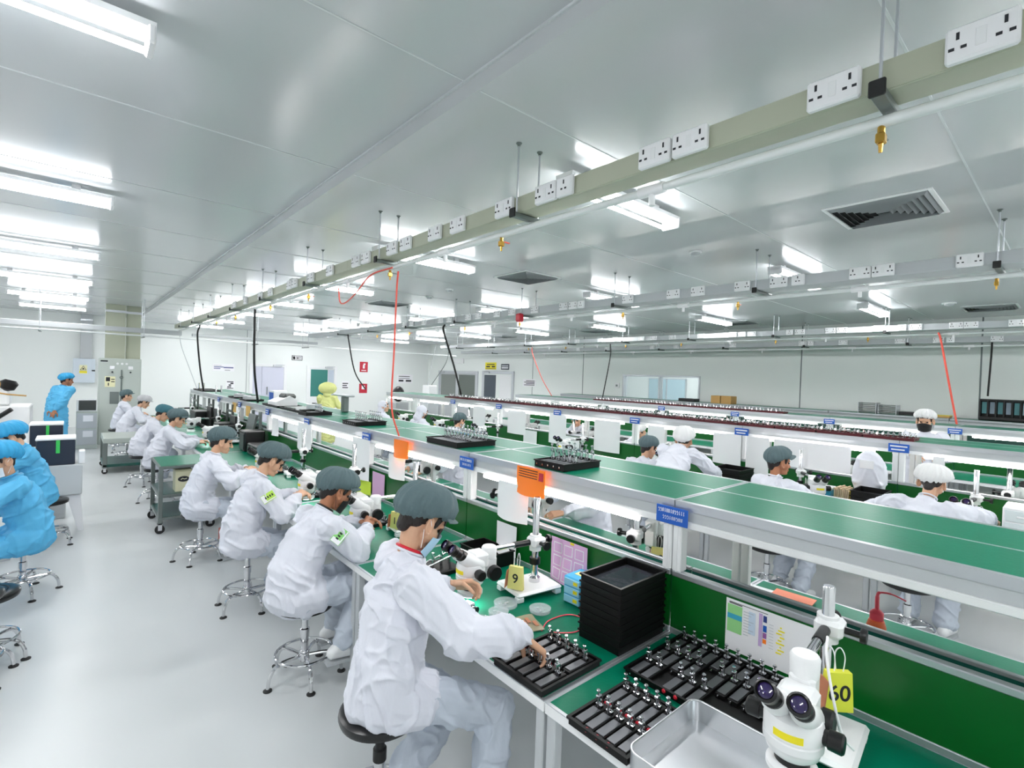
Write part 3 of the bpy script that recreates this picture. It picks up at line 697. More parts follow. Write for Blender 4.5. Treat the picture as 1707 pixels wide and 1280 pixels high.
# ------------------------------------------------------------------ microscopes (pole at origin, operator side -x, desk at z 0)
def make_scope(hb=.28, hh=0.0):
    """hb boom height, hh head height, both above the desk"""
    t = thing('microscope', '', 'microscope', group='stereo microscopes on boom stands')
    obj('base', MB().box(-.19, .115, -.12, .115, .026, .05, .012), 'white', t)
    for x in (-.165, .09):
        for y in (-.095, .09): obj('foot', MB().box(x-.02, x+.02, y-.02, y+.02, 0, .027, .004), 'white', t)
    obj('pole', MB().lathe([(.032, .05), (.032, .075), (.026, .08), (.0195, .085), (.0195, .53), (.0165, .535), (0, .535)], n=22), 'chrome', t)
    obj('pole_collar', MB().lathe([(.0195, .15), (.031, .152), (.031, .188), (.0195, .19)], n=20), 'black', t)
    cl = obj('boom_clamp', MB().cyl((0, 0, hb-.05), (0, 0, hb+.04), .034, n=20).box(-.045, .045, -.05, .036, hb-.026, hb+.03, .012), 'white', t)
    for i, (p, q) in enumerate((((.04, 0, hb+.002), (.085, .0, hb+.002)), ((0, -.05, hb+.002), (0, -.095, hb+.002)))):
        obj('clamp_knob', MB().cyl(p, q, .011, n=10).lathe([(.0, 0), (.024, 0), (.026, .006), (.024, .018), (0, .018)], q, 12, Vector(q)-Vector(p)), 'black', cl)
    hx = -.42
    obj('boom', MB().cyl((.06, 0, hb), (-.31, 0, hb), .0145, n=16), 'chrome', t)
    obj('boom_sleeve', MB().cyl((-.045, 0, hb), (-.15, 0, hb), .0175, n=14), 'black', t)
    fx = -.31; zk = .165+hh
    fb = obj('focus_block', MB().lathe([(.034, hb-.045), (.04, hb-.04), (.042, hb+.012), (.036, hb+.022), (.0, hb+.023)], (fx, 0, 0), 24).box(fx-.04, fx+.035, -.036, .036, zk-.03, hb-.03, .012), 'white', t)
    for s in (-1, 1):
        obj('focus_knob', MB().lathe([(.014, .036), (.014, .044), (.036, .045), (.040, .05), (.040, .075), (.035, .082), (0, .082)], (fx, 0, zk+.01), 22, (0, s, 0)), 'black', fb)
    obj('holder_arm', MB().box(hx+.05, fx, -.03, .03, .15+hh, .175+hh, .008).lathe([(.072, .148+hh), (.078, .152+hh), (.078, .172+hh), (.072, .176+hh)], (hx, 0, 0), 30), 'white', t)
    hd = obj('zoom_body', MB().lathe([(.036, .112+hh), (.052, .115+hh), (.068, .128+hh), (.0735, .146+hh), (.0745, .178+hh), (.0775, .181+hh), (.0775, .212+hh), (.072, .23+hh), (.055, .242+hh), (0, .245+hh)], (hx, 0, 0), 32), 'white', t)
    obj('yellow_label', MB().grid(lambda u, v: (hx+.0785*math.cos(PI+(u-.45)*1.0), .0785*math.sin(PI+(u-.45)*1.0), .187+hh+v*.02), 10, 1, 0, .001), 'yellowb', hd)
    for s in (-1, 1): obj('zoom_knob', MB().lathe([(.02, .07), (.021, .085), (.026, .088), (.027, .12), (.022, .125), (0, .125)], (hx, 0, .197+hh), 18, (0, s, 0)), 'black', hd)
    obj('objective', MB().lathe([(.046, .088+hh), (.046, .108+hh), (.04, .115+hh)], (hx, 0, 0), 24), 'black', hd)
    rl = obj('ring_light', MB().lathe([(.036, .068+hh), (.062, .066+hh), (.067, .072+hh), (.067, .086+hh), (.056, .094+hh), (.036, .095+hh)], (hx, 0, 0), 30), 'white', t)
    obj('light_face', MB().lathe([(.04, .066+hh), (.06, .0645+hh), (.06, .0665+hh), (.04, .068+hh)], (hx, 0, 0), 26), mat('ring_light_glow', (235, 250, 250), .4, emit=5), rl)
    D = Vector((-.80, 0, .60)).normalized()
    b = MB().box(hx-.01, hx+.085, -.052, .052, .20+hh, .285+hh, .014)
    for s in (-1, 1): b.rc((hx+.02, s*.030, .225+hh), (hx-.06, s*.036, .272+hh), .044, .035, 18)
    obj('binocular_head', b, 'white', hd, 50)
    for s in (-1, 1):
        p = Vector((hx-.062, s*.037, .278+hh)); q = D+Vector((0, s*.04, 0)); q.normalize()
        e = obj('eyepiece', MB().lathe([(.029, 0), (.029, .03), (.024, .036), (.024, .06), (.029, .066), (.030, .092), (.024, .099)], p, 22, q, cap=False).lathe([(.0, 0), (.026, 0)], p+q*.088, 22, q), 'black', hd)
        obj('lens', MB().lathe([(.0, .004), (.012, .003), (.02, 0)], p+q*.092, 18, q), 'lens', t)
    return t
def scope(src, x, y, rz, lab, z=.7805):
    if src is None:
        s = make_scope(); s.location = (x, y, z); s.rotation_euler = (0, 0, rz); s['label'] = lab; return s
    return dup(src, (x, y, z), rz, lab)
SCOPE = scope(None, 2.02, 2.06, R_(-8), 'white microscope at the nearest seated worker with number 9 tag')
S60 = make_scope(.395, .06); S60.location = (1.985, .565, .7805); S60.rotation_euler = (0, 0, R_(6)); S60['label'] = 'white microscope at the empty station closest to the camera with tag 60'
for y, rz, lab in ((3.42, -8, 'white microscope used by the second worker from the camera'), (4.55, -6, 'white microscope of the third worker from the camera'), (5.95, -8, 'white microscope of the fourth worker beside the trolley'), (9.0, -5, 'white microscope of the worker just past the trolley'), (10.5, -5, 'white microscope past the trolley, second along'), (13.2, -5, 'white microscope at the far end of the nearest row')):
    scope(SCOPE, 2.02, y, R_(rz), lab)
for y, rz, lab in ((1.78, 196, 'white microscope behind the partition with the other tag 60'), (3.05, 176, 'white microscope behind the near partition, second along'), (4.75, 180, 'white microscope behind the near partition, third along')):
    scope(SCOPE, 2.60, y, R_(rz), lab)
for y, rz, lab in ((.62, -4, 'white microscope of the second row at the far right'), (2.05, 40, 'white microscope of the second row beside the blue box'), (3.42, -5, 'white microscope of the second row near the leaning worker'), (5.2, -5, 'white microscope of the second row, fourth along'), (7.3, -5, 'white microscope of the second row, fifth along'), (8.7, -5, 'white microscope of the second row, sixth along'), (10.2, -5, 'white microscope of the second row, seventh along')):
    scope(SCOPE, 6.06, y, R_(rz), lab)
for k, y in enumerate((.45, 1.9, 4.2, 5.9, 7.4, 9.0)):
    scope(SCOPE, 6.63, y, R_(178), 'white microscope on the far side of the second row, %s from the camera' % nth(k))
# number tags
def number_tag(x, y, z, rz, num, lab, c='yellow'):
    t = thing('number_tag', lab, 'tag', (x, y, z), rz, 'yellow number tags')
    b = MB().prism([(-.046, -.07), (.046, -.07), (.038, .055), (-.038, .055)], -.012, .012, Matrix(((0, 0, 1, 0), (1, 0, 0, 0), (0, 1, 0, 0), (0, 0, 0, 1))))
    obj('card', b, c, t)
    obj('side_flap', MB().box(-.03, .03, .046, .05, -.07, .03, .001, mt=Matrix.Rotation(R_(6), 4, 'X')), 'brown', t)
    text('number', num, .07, 'ink', t, (-.0128, 0, -.012), (PI/2, 0, -PI/2))
    obj('wire_loop', MB().tube(smooth_pts([(0, -.015, .045), (.0, -.02, .1), (.01, -.01, .125), (.02, -.0, .1), (.01, .0, .04)]), .002, 6).tube(smooth_pts([(0, .012, .045), (.0, .012, .1), (.01, .018, .125), (.02, .02, .1), (.01, .02, .04)]), .002, 6), 'whitep', t)
    return t
number_tag(1.855, 2.035, .905, R_(28), '9', 'yellow number 9 tag hanging on the microscope of the nearest worker')
number_tag(1.86, .495, 1.04, R_(46), '60', 'yellow number 60 tag on the microscope closest to the camera', mat('bright_yellow_tag', (226, 228, 70), .5))
number_tag(2.72, 1.70, .93, R_(30), '60', 'yellow number 60 tag seen through the gap behind the partition')
for i, (x, y, nn, l) in enumerate(((1.84, 3.38, '1', 'yellow number tag on the microscope of the second worker'), (5.87, .57, '6', 'yellow tag on the microscope at the far right of the second row'), (5.92, 1.93, '4', 'yellow tag on the microscope beside the blue box'))):
    number_tag(x, y, .905, R_(20), nn, l)
# cables on the near microscope
tag(obj('lamp_cable', MB().tube(smooth_pts([(1.83, .52, 1.205), (1.76, .5, 1.17), (1.70, .46, 1.08), (1.72, .44, .98), (1.76, .42, .93)]), .004, 6), 'whitep'), 'thin white cable draped on the boom of the closest microscope', 'cable')
# ------------------------------------------------------------------ things on the nearest desks
def black_stack(x0, x1, y0, y1, z, n, h, lab, group, film=True):
    for k in range(n):
        t = tray(x0, x1, y0, y1, z+k*h, lab % ('topmost' if k == n-1 else nth(k)+' from the bottom'), h+.004, 'blackm', 0, 'stacking_tray', group)
        if film and k == n-1: obj('liner_film', MB().box(-(x1-x0)/2+.03, (x1-x0)/2-.03, -(y1-y0)/2+.03, (y1-y0)/2-.03, .009, .011), mat('grey_film', (70, 74, 82), .06, .5, bump=.12, bscale=9), t)
black_stack(1.83, 2.195, 1.318, 1.56, .7805, 9, .033, 'black stacking tray beside the printed chart, %s', 'black stacking trays on the nearest desk')
t = thing('baking_tray', 'empty tinplate tray with rounded corners at the bottom edge of the nearest desk', 'tray', (1.52, .715, .7805))
def round_rect(x, y, r, n=6):
    p = []
    for cx, cy, a0 in ((x-r, y-r, 0), (-x+r, y-r, 90), (-x+r, -y+r, 180), (x-r, -y+r, 270)):
        for i in range(n+1): a = R_(a0+90*i/n); p.append((cx+r*math.cos(a), cy+r*math.sin(a)))
    return p
def pan(x, y, r, h, th, m, parent):
    o, i_ = round_rect(x, y, r), round_rect(x-th, y-th, r-th); n = len(o)
    vs = [(a, b, 0) for a, b in o]+[(a, b, h) for a, b in o]+[(a, b, h) for a, b in i_]+[(a, b, th) for a, b in i_]
    fs = [tuple(range(n))[::-1], tuple(range(3*n, 4*n))]
    for k in range(3):
        for i in range(n): j = (i+1) % n; fs.append((k*n+i, k*n+j, (k+1)*n+j, (k+1)*n+i))
    obj('pan', MB().add(vs, fs), m, parent); q = round_rect(x-.002, y-.002, r-.002)
    obj('rolled_rim', MB().tube([(a, b, h) for a, b in q], .0035, 6, 0, True), m, parent)
pan(.205, .195, .04, .075, .002, 'silver', t)
def petri(x, y, lab, r=.055):
    t = thing('petri_dish', lab, 'dish', (x, y, .7805), 0, 'clear petri dishes')
    obj('dish', MB().lathe([(0, .0005), (r, .0005), (r, .016), (r-.002, .016), (r-.002, .003), (0, .003)], n=28), 'clear', t)
    obj('lid', MB().lathe([(r+.003, .006), (r+.003, .019), (0, .019)], n=28, cap=False), 'clear', t)
    b = MB()
    for k in range(7): a = random.random()*6.28; d = random.random()*r*.6; b.box(d*math.cos(a)-.007, d*math.cos(a)+.007, d*math.sin(a)-.005, d*math.sin(a)+.005, .004+.0015*k, .0055+.0015*k)
    obj('chips', b, 'silver', t)
petri(1.76, 2.005, 'clear petri dish in front of the number 9 microscope base', .062)
petri(1.665, 1.95, 'clear petri dish of small chips between the clamp and the bag', .05)
petri(1.86, 1.845, 'clear petri dish by the corner of the microscope base', .055)
petri(1.525, 1.925, 'clear petri dish nearest the sleeve of the nearest worker', .06)
t = thing('plastic_bag', 'clear bag of flat brown parts lying on the green desk', 'bag', (1.665, 1.795, .7805), R_(-20))
obj('film', MB().grid(lambda u, v: (-.105+.21*u, -.08+.16*v, .008+.005*math.sin(u*9)*math.sin(v*7)), 14, 10, 0, .003), 'bag', t)
b = MB()
for k in range(7): x = -.08+.025*k; b.box(x, x+.018, -.05+.02*(k % 3), .0+.02*(k % 3), .014, .016)
obj('parts', b, 'brown', t); obj('label', MB().box(-.03, .03, -.03, .02, .0165, .0175), 'paper', t)
t = thing('holding_clamp', 'small chrome holding clamp on the desk under the microscope', 'clamp', (1.53, 2.06, .7805), R_(10))
obj('base', MB().box(-.06, .05, -.025, .025, 0, .012, .003), 'chrome', t)
obj('jaw', MB().box(.0, .05, -.03, .03, .012, .05, .006).cyl((.02, -.045, .035), (.02, .045, .035), .008, n=10), 'chrome', t)
obj('knob', MB().cyl((-.03, -.03, .015), (-.03, -.05, .015), .013, n=12).cyl((.04, -.035, .02), (.04, -.05, .02), .016, n=12), 'black', t)
t = thing('drawer_box', 'sky blue mini drawer box beside the stack of black trays', 'box', (2.135, 1.80, .7805), R_(2))
obj('case', MB().box(-.085, .085, -.06, .06, 0, .145, .006), 'skyblue', t)
for k in range(3):
    d = obj('drawer', MB().box(-.09, -.084, -.054, .054, .006+.046*k, .046+.046*k, .003), mat('pale_sky_drawer', (150, 208, 236), .3), t)
    obj('label', MB().box(-.0915, -.09, -.04, -.012, .018+.046*k, .036+.046*k), 'yellowb', d)
obj('lid_label', MB().box(-.03, .02, -.03, .03, .145, .1465), 'yellow', t)
tag(obj('rubber_loop', MB().tube(smooth_pts([(1.72, 1.69, .784), (1.82, 1.74, .784), (1.95, 1.72, .784), (1.97, 1.62, .784), (1.86, 1.58, .784), (1.79, 1.61, .784), (1.75, 1.65, .784)]), .003, 6), 'pink'), 'pink cord loop lying on the desk between bag and tray stack', 'cord')
# papers on the near partition
_SO = [0]
def sheet(name, lab, x, y0, y1, z0, z1, m, marks=(), curl=.01, cat='paper', group=None):
    mb = MB().grid(lambda u, v: (x-.004-curl*math.sin(PI*u)*(1-v)**2*1.5, y1+(y0-y1)*u, z0+(z1-z0)*v), 8, 8, 0, .0012); ms = [m]
    for qi, (a0, a1, b0, b1, mm) in enumerate(marks):
        if mm not in ms: ms.append(mm)
        mb.grid(lambda u, v: (x-.0055-.0001*qi-curl*math.sin(PI*(a0+(a1-a0)*u))*(1-(b0+(b1-b0)*v))**2*1.5, y1+(y0-y1)*(a0+(a1-a0)*u), z0+(z1-z0)*(b0+(b1-b0)*v)), 3, 2, ms.index(mm), .0006)
    return tag(obj(name, mb, ms), lab, cat, group)
g2 = mat('chart_green', (150, 214, 140), .7); g3 = mat('chart_cyan', (60, 170, 200), .7); g4 = mat('chart_lilac', (196, 170, 214), .7); g5 = mat('chart_pale_blue', (206, 222, 238), .7); g6 = mat('chart_grey', (170, 176, 184), .7)
M['cg'], M['cc'], M['cl'], M['cb'], M['cgr'] = g2, g3, g4, g5, g6
mk = [(.02, .2, .36, .9, 'cg'), (.02, .2, .62, .72, 'cc'), (.22, .3, .3, .95, 'cgr') if False else (.28, .36, .45, .88, 'cb'), (.4, .44, .3, .92, 'cl'), (.45, .49, .78, .9, 'inkblue'), (.45, .49, .6, .72, 'blue'), (.45, .49, .48, .58, 'purple'), (.45, .49, .38, .46, 'orange'), (.04, .5, .945, .955, 'ink'), (.04, .2, .92, .935, 'ink')]
for k in range(9): mk.append((.22, .28+.03*(k % 3), .4+.055*k, .408+.055*k, 'cgr'))
for k in range(9): mk.append((.6+.02*(k % 3), .66+.03*(k % 2), .3+.06*k, .325+.06*k, 'yellowb')); mk.append((.52, .57, .34+.055*k, .345+.055*k, 'cgr'))
sheet('printed_chart', 'white printed chart with coloured columns on the green partition near the camera', 2.222, .672, 1.03, .825, 1.05, 'paper', mk, 0, 'chart')
t = sheet('pink_print', 'pink print with white grid cells taped to the partition behind number 9', 2.2, 1.82, 2.1, .80, 1.05, 'pinkpaper', [(.08+.3*i, .32+.3*i, .06+.3*j, .3+.3*j, 'paper') for i in range(3) for j in range(3)]+[(.1+.3*i, .3+.3*i, .08+.3*j, .28+.3*j, 'pinkpaper') for i in range(3) for j in range(3)]+[(.55, .65, .95, 1, 'yellowb')], .02, 'paper')
sheet('orange_sheet', 'orange sheet with black text lines hanging on the near shelf, nearer one', 2.205, 2.18, 2.44, 1.255, 1.425, 'orange', [(.08, .75, .9-.09*k, .93-.09*k, 'ink') for k in range(4)]+[(.8, .95, .6, .9, 'redsign')], .03, 'paper', 'orange sheets on the shelf edge')
sheet('orange_sheet', 'orange sheet hanging on the near shelf, farther one by the red hose', 2.205, 3.86, 4.12, 1.255, 1.405, 'orange', [], .03, 'paper', 'orange sheets on the shelf edge')
for y0, y1, z0, z1, lab in ((2.32, 2.62, 1.06, 1.30, 'white sheet hanging below the nearer orange sheet'), (2.42, 2.62, .82, 1.02, 'white sheet taped to the green partition beside the microscope pole'), (3.9, 4.2, 1.06, 1.26, 'white sheet hanging beside the farther orange sheet'), (4.6, 5.0, .93, 1.33, 'long white sheet hanging behind the second worker'), (6.2, 6.7, 1.0, 1.33, 'wide white sheet hanging behind the third worker'), (7.5, 7.8, 1.05, 1.3, 'white sheet hanging on the near shelf past the third worker')):
    sheet('white_sheet', lab, 2.2, y0, y1, z0, z1, 'paper', [], .03, 'paper', 'white sheets on the near shelf')
sheet('pink_sheet', 'pale pink sheet on the green partition behind the second worker', 2.215, 4.3, 4.55, .8, 1.04, 'pinkpaper', [], .01)
sheet('lime_sheet', 'lime green sheet on the partition behind the second worker', 2.2, 4.55, 5.0, .8, .93, 'lime', [], .02)
# far side of the near row, through the gap
t = thing('paper_pad', 'white paper pad on the far half of the near desk', 'paper', (3.08, 1.15, .7805), R_(4))
obj('sheets', MB().box(-.05, .06, -.17, .17, 0, .012, .002), 'paper', t); obj('cover', MB().box(.0, .1, -.19, .02, .012, .016), mat('salmon_card', (238, 140, 110), .6), t)
t = thing('wash_bottle', 'pink wash bottle with bent spout on the far half of the near desk', 'bottle', (2.72, .585, .7805), R_(10))
obj('body', MB().lathe([(0, 0), (.034, 0), (.037, .005), (.037, .165), (.03, .19), (.018, .195)], n=24), 'orangep', t)
obj('cap', MB().lathe([(.024, .193), (.026, .195), (.026, .225), (.018, .235), (.01, .24), (0, .24)], n=20), 'pink', t)
obj('spout', MB().tube(smooth_pts([(0, 0, .235), (0, 0, .30), (.003, -.01, .316), (.015, -.05, .316), (.035, -.1, .295)]), [.008]*8+[.006]*8+[.004]*8+[.003]*9, 8), 'pink', t)
tag(obj('blue_strip', MB().box(2.95, 3.0, .05, .28, .7805, .79, .003), 'skyblue'), 'light blue strip on the far half of the near desk', 'strip')
tag(obj('black_box', MB().box(2.5, 2.8, 2.15, 2.5, .7805, .83, .01), 'blackm'), 'flat black box behind the partition beside the nearest worker', 'box')
tag(obj('beaker', MB().lathe([(0, 0), (.035, 0), (.035, .12), (.033, .12), (.033, .004), (0, .004)], (2.62, 1.95, .7805), 20), 'clear'), 'clear beaker behind the partition next to tag 60', 'beaker')
# black box seen behind the worker by the green partition
tray(1.98, 2.19, 2.42, 2.75, .7805, 'black open box on the desk behind the nearest worker', .09)
t = thing('reticle_stand', 'black stand with silver rods left of the number 9 microscope', 'stand', (1.72, 2.62, .7805))
obj('base', MB().box(-.12, .12, -.1, .1, 0, .03, .006), 'blackm', t)
obj('rod', MB().cyl((-.1, .03, .05), (.1, .03, .09), .006).cyl((-.1, -.03, .05), (.1, -.03, .09), .006), 'chrome', t)
for k in range(4): obj('post', MB().cyl((-.09+.06*k, 0, .03), (-.09+.06*k, 0, .12), .009, n=10), 'chrome', t)
# small jigs beside the second and third workers
for (x, y, nm) in ((1.78, 3.78, 'of the second worker'), (1.8, 4.95, 'of the third worker'), (1.8, 6.3, 'of the fourth worker')):
    tray(x-.18, x+.18, y-.14, y+.14, .7805, 'black jig tray on the desk %s' % nm)
    jig_rows(x, y, .788, 0, (-.085, .085), 5, .05, 'on the desk '+nm, lambda r, j: False, 'clamp jigs beside the seated workers')
# ------------------------------------------------------------------ people
def remesh(mb, vox, smooth, it=4):
    """fuse overlapping solids into one skin"""
    me = bpy.data.meshes.new('tmp'); me.from_pydata(mb.v, [], mb.f); o = bpy.data.objects.new('tmp', me); COL.objects.link(o)
    m = o.modifiers.new('r', 'REMESH'); m.mode = 'VOXEL'; m.voxel_size = vox; m.adaptivity = 0
    m = o.modifiers.new('s', 'SMOOTH'); m.factor = smooth; m.iterations = it
    dg = bpy.context.evaluated_depsgraph_get(); e = o.evaluated_get(dg); r = bpy.data.meshes.new_from_object(e)
    bpy.data.objects.remove(o); bpy.data.meshes.remove(me)
    return r
def displace(me, fn):
    n = len(me.vertices); co = np.empty(n*3); no = np.empty(n*3)
    me.vertices.foreach_get('co', co); me.vertices.foreach_get('normal', no)
    co = co.reshape(-1, 3); no = no.reshape(-1, 3)
    d = np.array([fn(Vector(p)) for p in co]); co = co+no*d[:, None]
    me.vertices.foreach_set('co', co.ravel()); me.update()
def folds(seed, amp, f=9.0, hang=.4):
    off = Vector((seed*3.1, seed*1.7, seed*.9))
    sm = lambda x: max(0.0, min(1.0, x))
    def fn(p):
        q = Vector((p.x+p.z*.25, p.y-p.z*.2, p.z*hang))*f+off
        w = noise.noise(q*.45+off)*1.1
        n0 = noise.noise(q*.55-off); a = noise.noise(q*1.0+Vector((w, w, 0))); q2 = Vector((p.x*hang, p.y*hang, p.z+.4*p.x))*f*1.25+off
        b = noise.noise(q2+Vector((0, w, w))); g = noise.noise(p*4.5+off*2)
        ra = (1-sm(abs(a)*3.2))**2*sm(.45+g*1.8); rb = (1-sm(abs(b)*3.2))**2*sm(.45-g*1.8)
        return amp*max(-.42, n0*.8+ra*.85+rb*.85-.2)
    return fn
def meshpart(name, me, m, parent):
    me.name = name; me.materials.clear(); me.materials.append(M[m] if isinstance(m, str) else m)
    me.polygons.foreach_set('use_smooth', [True]*len(me.polygons)); me.update()
    return link(name, me, parent)
def ik(a, b, la, lb, hint):
    """joint between a and b; bends towards hint"""
    a, b = Vector(a), Vector(b); d = b-a; L = max(1e-4, d.length)
    if L > (la+lb)*.995: b = a+d.normalized()*(la+lb)*.995; d = b-a; L = d.length
    x = (la*la-lb*lb+L*L)/(2*L); h = math.sqrt(max(0, la*la-x*x)); u = d.normalized()
    hv = Vector(hint); hv = hv-u*hv.dot(u); hv = hv.normalized() if hv.length > 1e-5 else frame_z(u)[0]
    return a+u*x+hv*h, b
def add_hand(mb, w, d, pn, side, curl, s=1.0):
    """w wrist, d direction of the hand, pn back-of-hand normal, side +1 when the thumb is on cross(pn,d)"""
    d = Vector(d).normalized(); pn = Vector(pn); pn = (pn-d*pn.dot(d)).normalized(); t = pn.cross(d)*side
    P = lambda x, y, z: Vector(w)+(d*x+t*y+pn*z)*s
    for y0, y1, r in ((.016, .028, .0125), (.006, .010, .0125), (-.005, -.009, .012), (-.014, -.026, .0115)): mb.rc(P(.0, y0, 0), P(.078, y1, .003), .014*s, r*s, 10)
    for i, (y, L, r) in enumerate(((.029, .070, .0086), (.0098, .078, .0088), (-.0098, .073, .0084), (-.0275, .057, .0074))):
        p = P(.08, y, .003); a = 0; dir0 = d+t*(.10*(1.2-i*.8))
        for k, (fr, c) in enumerate(((.46, .45), (.31, .6), (.23, .45))):
            a += c*curl*(1+.12*i)
            v = (dir0.normalized()*math.cos(a)-pn*math.sin(a)); q = p+v*L*fr*s
            mb.rc(p, q, r*(1-.08*k)*s, r*(.94-.1*k)*s, 8); p = q
    p = P(.02, .022, -.006); v = (d*.55+t*.75-pn*.35).normalized(); q = p+v*.042*s; mb.rc(p, q, .0135*s, .011*s, 9)
    v = (d*.85+t*(.4-.5*curl)-pn*(.25+.3*curl)).normalized(); q2 = q+v*.032*s; mb.rc(q, q2, .0105*s, .0095*s, 8); q3 = q2+(v-pn*.2).normalized()*.024*s; mb.rc(q2, q3, .0095*s, .0075*s, 8)
def head_matrix(c, yaw, pitch, roll=0):
    return Matrix.Translation(c) @ Matrix.Rotation(yaw, 4, 'Z') @ Matrix.Rotation(pitch, 4, 'Y') @ Matrix.Rotation(roll, 4, 'X')
def add_head(mb, H, ears=True):
    h = MB()
    h.ell((-.012, 0, .03), .095, .074, .09, 18, 12)
    h.rc((.03, 0, -.015), (.048, 0, -.078), .062, .036, 14, (0, 1, 0), 1.02)
    h.ell((.045, .03, -.03), .04, .034, .04).ell((.045, -.03, -.03), .04, .034, .04)
    h.ell((.062, 0, .03), .034, .052, .04)
    h.ell((.074, 0, -.094), .02, .022, .017)
    h.rc((.086, 0, .008), (.109, 0, -.032), .008, .0125, 10).ell((.099, .012, -.036), .011, .008, .009).ell((.099, -.012, -.036), .011, .008, .009)
    h.rc((.083, .016, .024), (.076, .045, .022), .011, .009, 8).rc((.083, -.016, .024), (.076, -.045, .022), .011, .009, 8)
    h.rc((.091, .016, -.061), (.091, -.016, -.061), .0075, .0075, 8).rc((.088, .014, -.072), (.088, -.014, -.072), .0085, .0085, 8)
    if ears:
        for s in (-1, 1):
            ep = [Vector((-.004+.019*math.cos(q)-.006*math.sin(q), s*(.084+.009*math.cos(q+2.6)), -.006+.033*math.sin(q))) for q in [2*PI*i/16 for i in range(16)]]
            h.tube(ep, .0062, 7, 0, True).ell((-.003, .077*s, -.008), .017, .0075, .029, 10, 7).ell((.002, .08*s, -.034), .009, .008, .010).ell((.012, .078*s, -.012), .006, .008, .009)
    mb.join(h, H)
def cap_mesh(H, seed, visor=True, puff=1.0, back=.0):
    rnd = random.Random(seed); T = H @ Matrix.Translation((-.014, 0, .058)) @ Matrix.Rotation(R_(-14), 4, 'Y')
    prof = [(0, 1), (.3, .985), (.58, .9), (.8, .72), (.95, .5), (1.03, .25), (1.04, .05), (1.0, -.1), (.93, -.2), (.86, -.25), (.83, -.24)]
    n = 200; fo = folds(seed, 1.0, 15, .8); ph = [rnd.random()*6.28 for _ in range(6)]; vs = []; fs = []
    for j, (r, z) in enumerate(prof):
        t = j/(len(prof)-1)
        for i in range(n):
            a = 2*PI*i/n
            wob = (1-2*abs(math.sin(a*7+ph[0]+1.5*math.sin(a*2+ph[1])+t)))*.55+(1-2*abs(math.sin(a*12+ph[2]+2*math.sin(a*3)+t*2)))*.5*t+math.sin(a*4+ph[3])*.3
            k = 1+(wob*.07+fo(Vector((r*math.cos(a)*.1, r*math.sin(a)*.1, z*.1)))*.085+.03*abs(math.sin(a*27+ph[4]+math.sin(a*4)))*max(0, t-.45))*min(1, max(0, t*1.5-.12))*puff
            b = max(0, -math.cos(a))
            rx, ry = .120*puff, .104*puff
            x = r*rx*k*math.cos(a)-b*back*t; y = r*ry*k*math.sin(a); zz = .092*z*puff+.008*wob*min(1, t*2)-b*(.03+back*.6)*t*t
            vs.append(T @ Vector((x, y, zz)))
    for j in range(len(prof)-1):
        for i in range(n): i2 = (i+1) % n; fs.append((j*n+i2, j*n+i, (j+1)*n+i, (j+1)*n+i2))
    c = MB().add(vs, fs); v = None
    if visor:
        v = MB().grid(lambda u, w: T @ Vector(((.098+.062*w*math.cos((u-.5)*2.0)**.6)*math.cos((u-.5)*2.3), (.092+.035*w)*math.sin((u-.5)*2.3), -.012-.02*w+.012*math.cos((u-.5)*3))), 16, 5, 0, .004)
    return c, v
def mask_mesh(H, top=-.018):
    m = MB().grid(lambda u, v: H @ Vector(((.012+.104*math.cos((u-.5)*2.55)+(.010*math.exp(-((u-.5)/.09)**2)*math.exp(-((v-.25)/.25)**2)))*(1-.12*v*v), (.079-.012*v)*math.sin((u-.5)*2.75), top+.016*math.cos((u-.5)*6)*(1-v)-(.098+.004*math.sin(v*14))*v+.012*v*abs(u-.5)*2)), 22, 10, 0, .0015)
    s = MB()
    for q in (-1, 1):
        for z0, z1 in ((top, .018), (top-.075, -.03)): s.tube([H @ Vector(p) for p in ((.02, q*.077, z0), (.0, q*.084, (z0+z1)/2), (-.02, q*.085, z1))], .0015, 5)
    return m, s
_seed = [1]
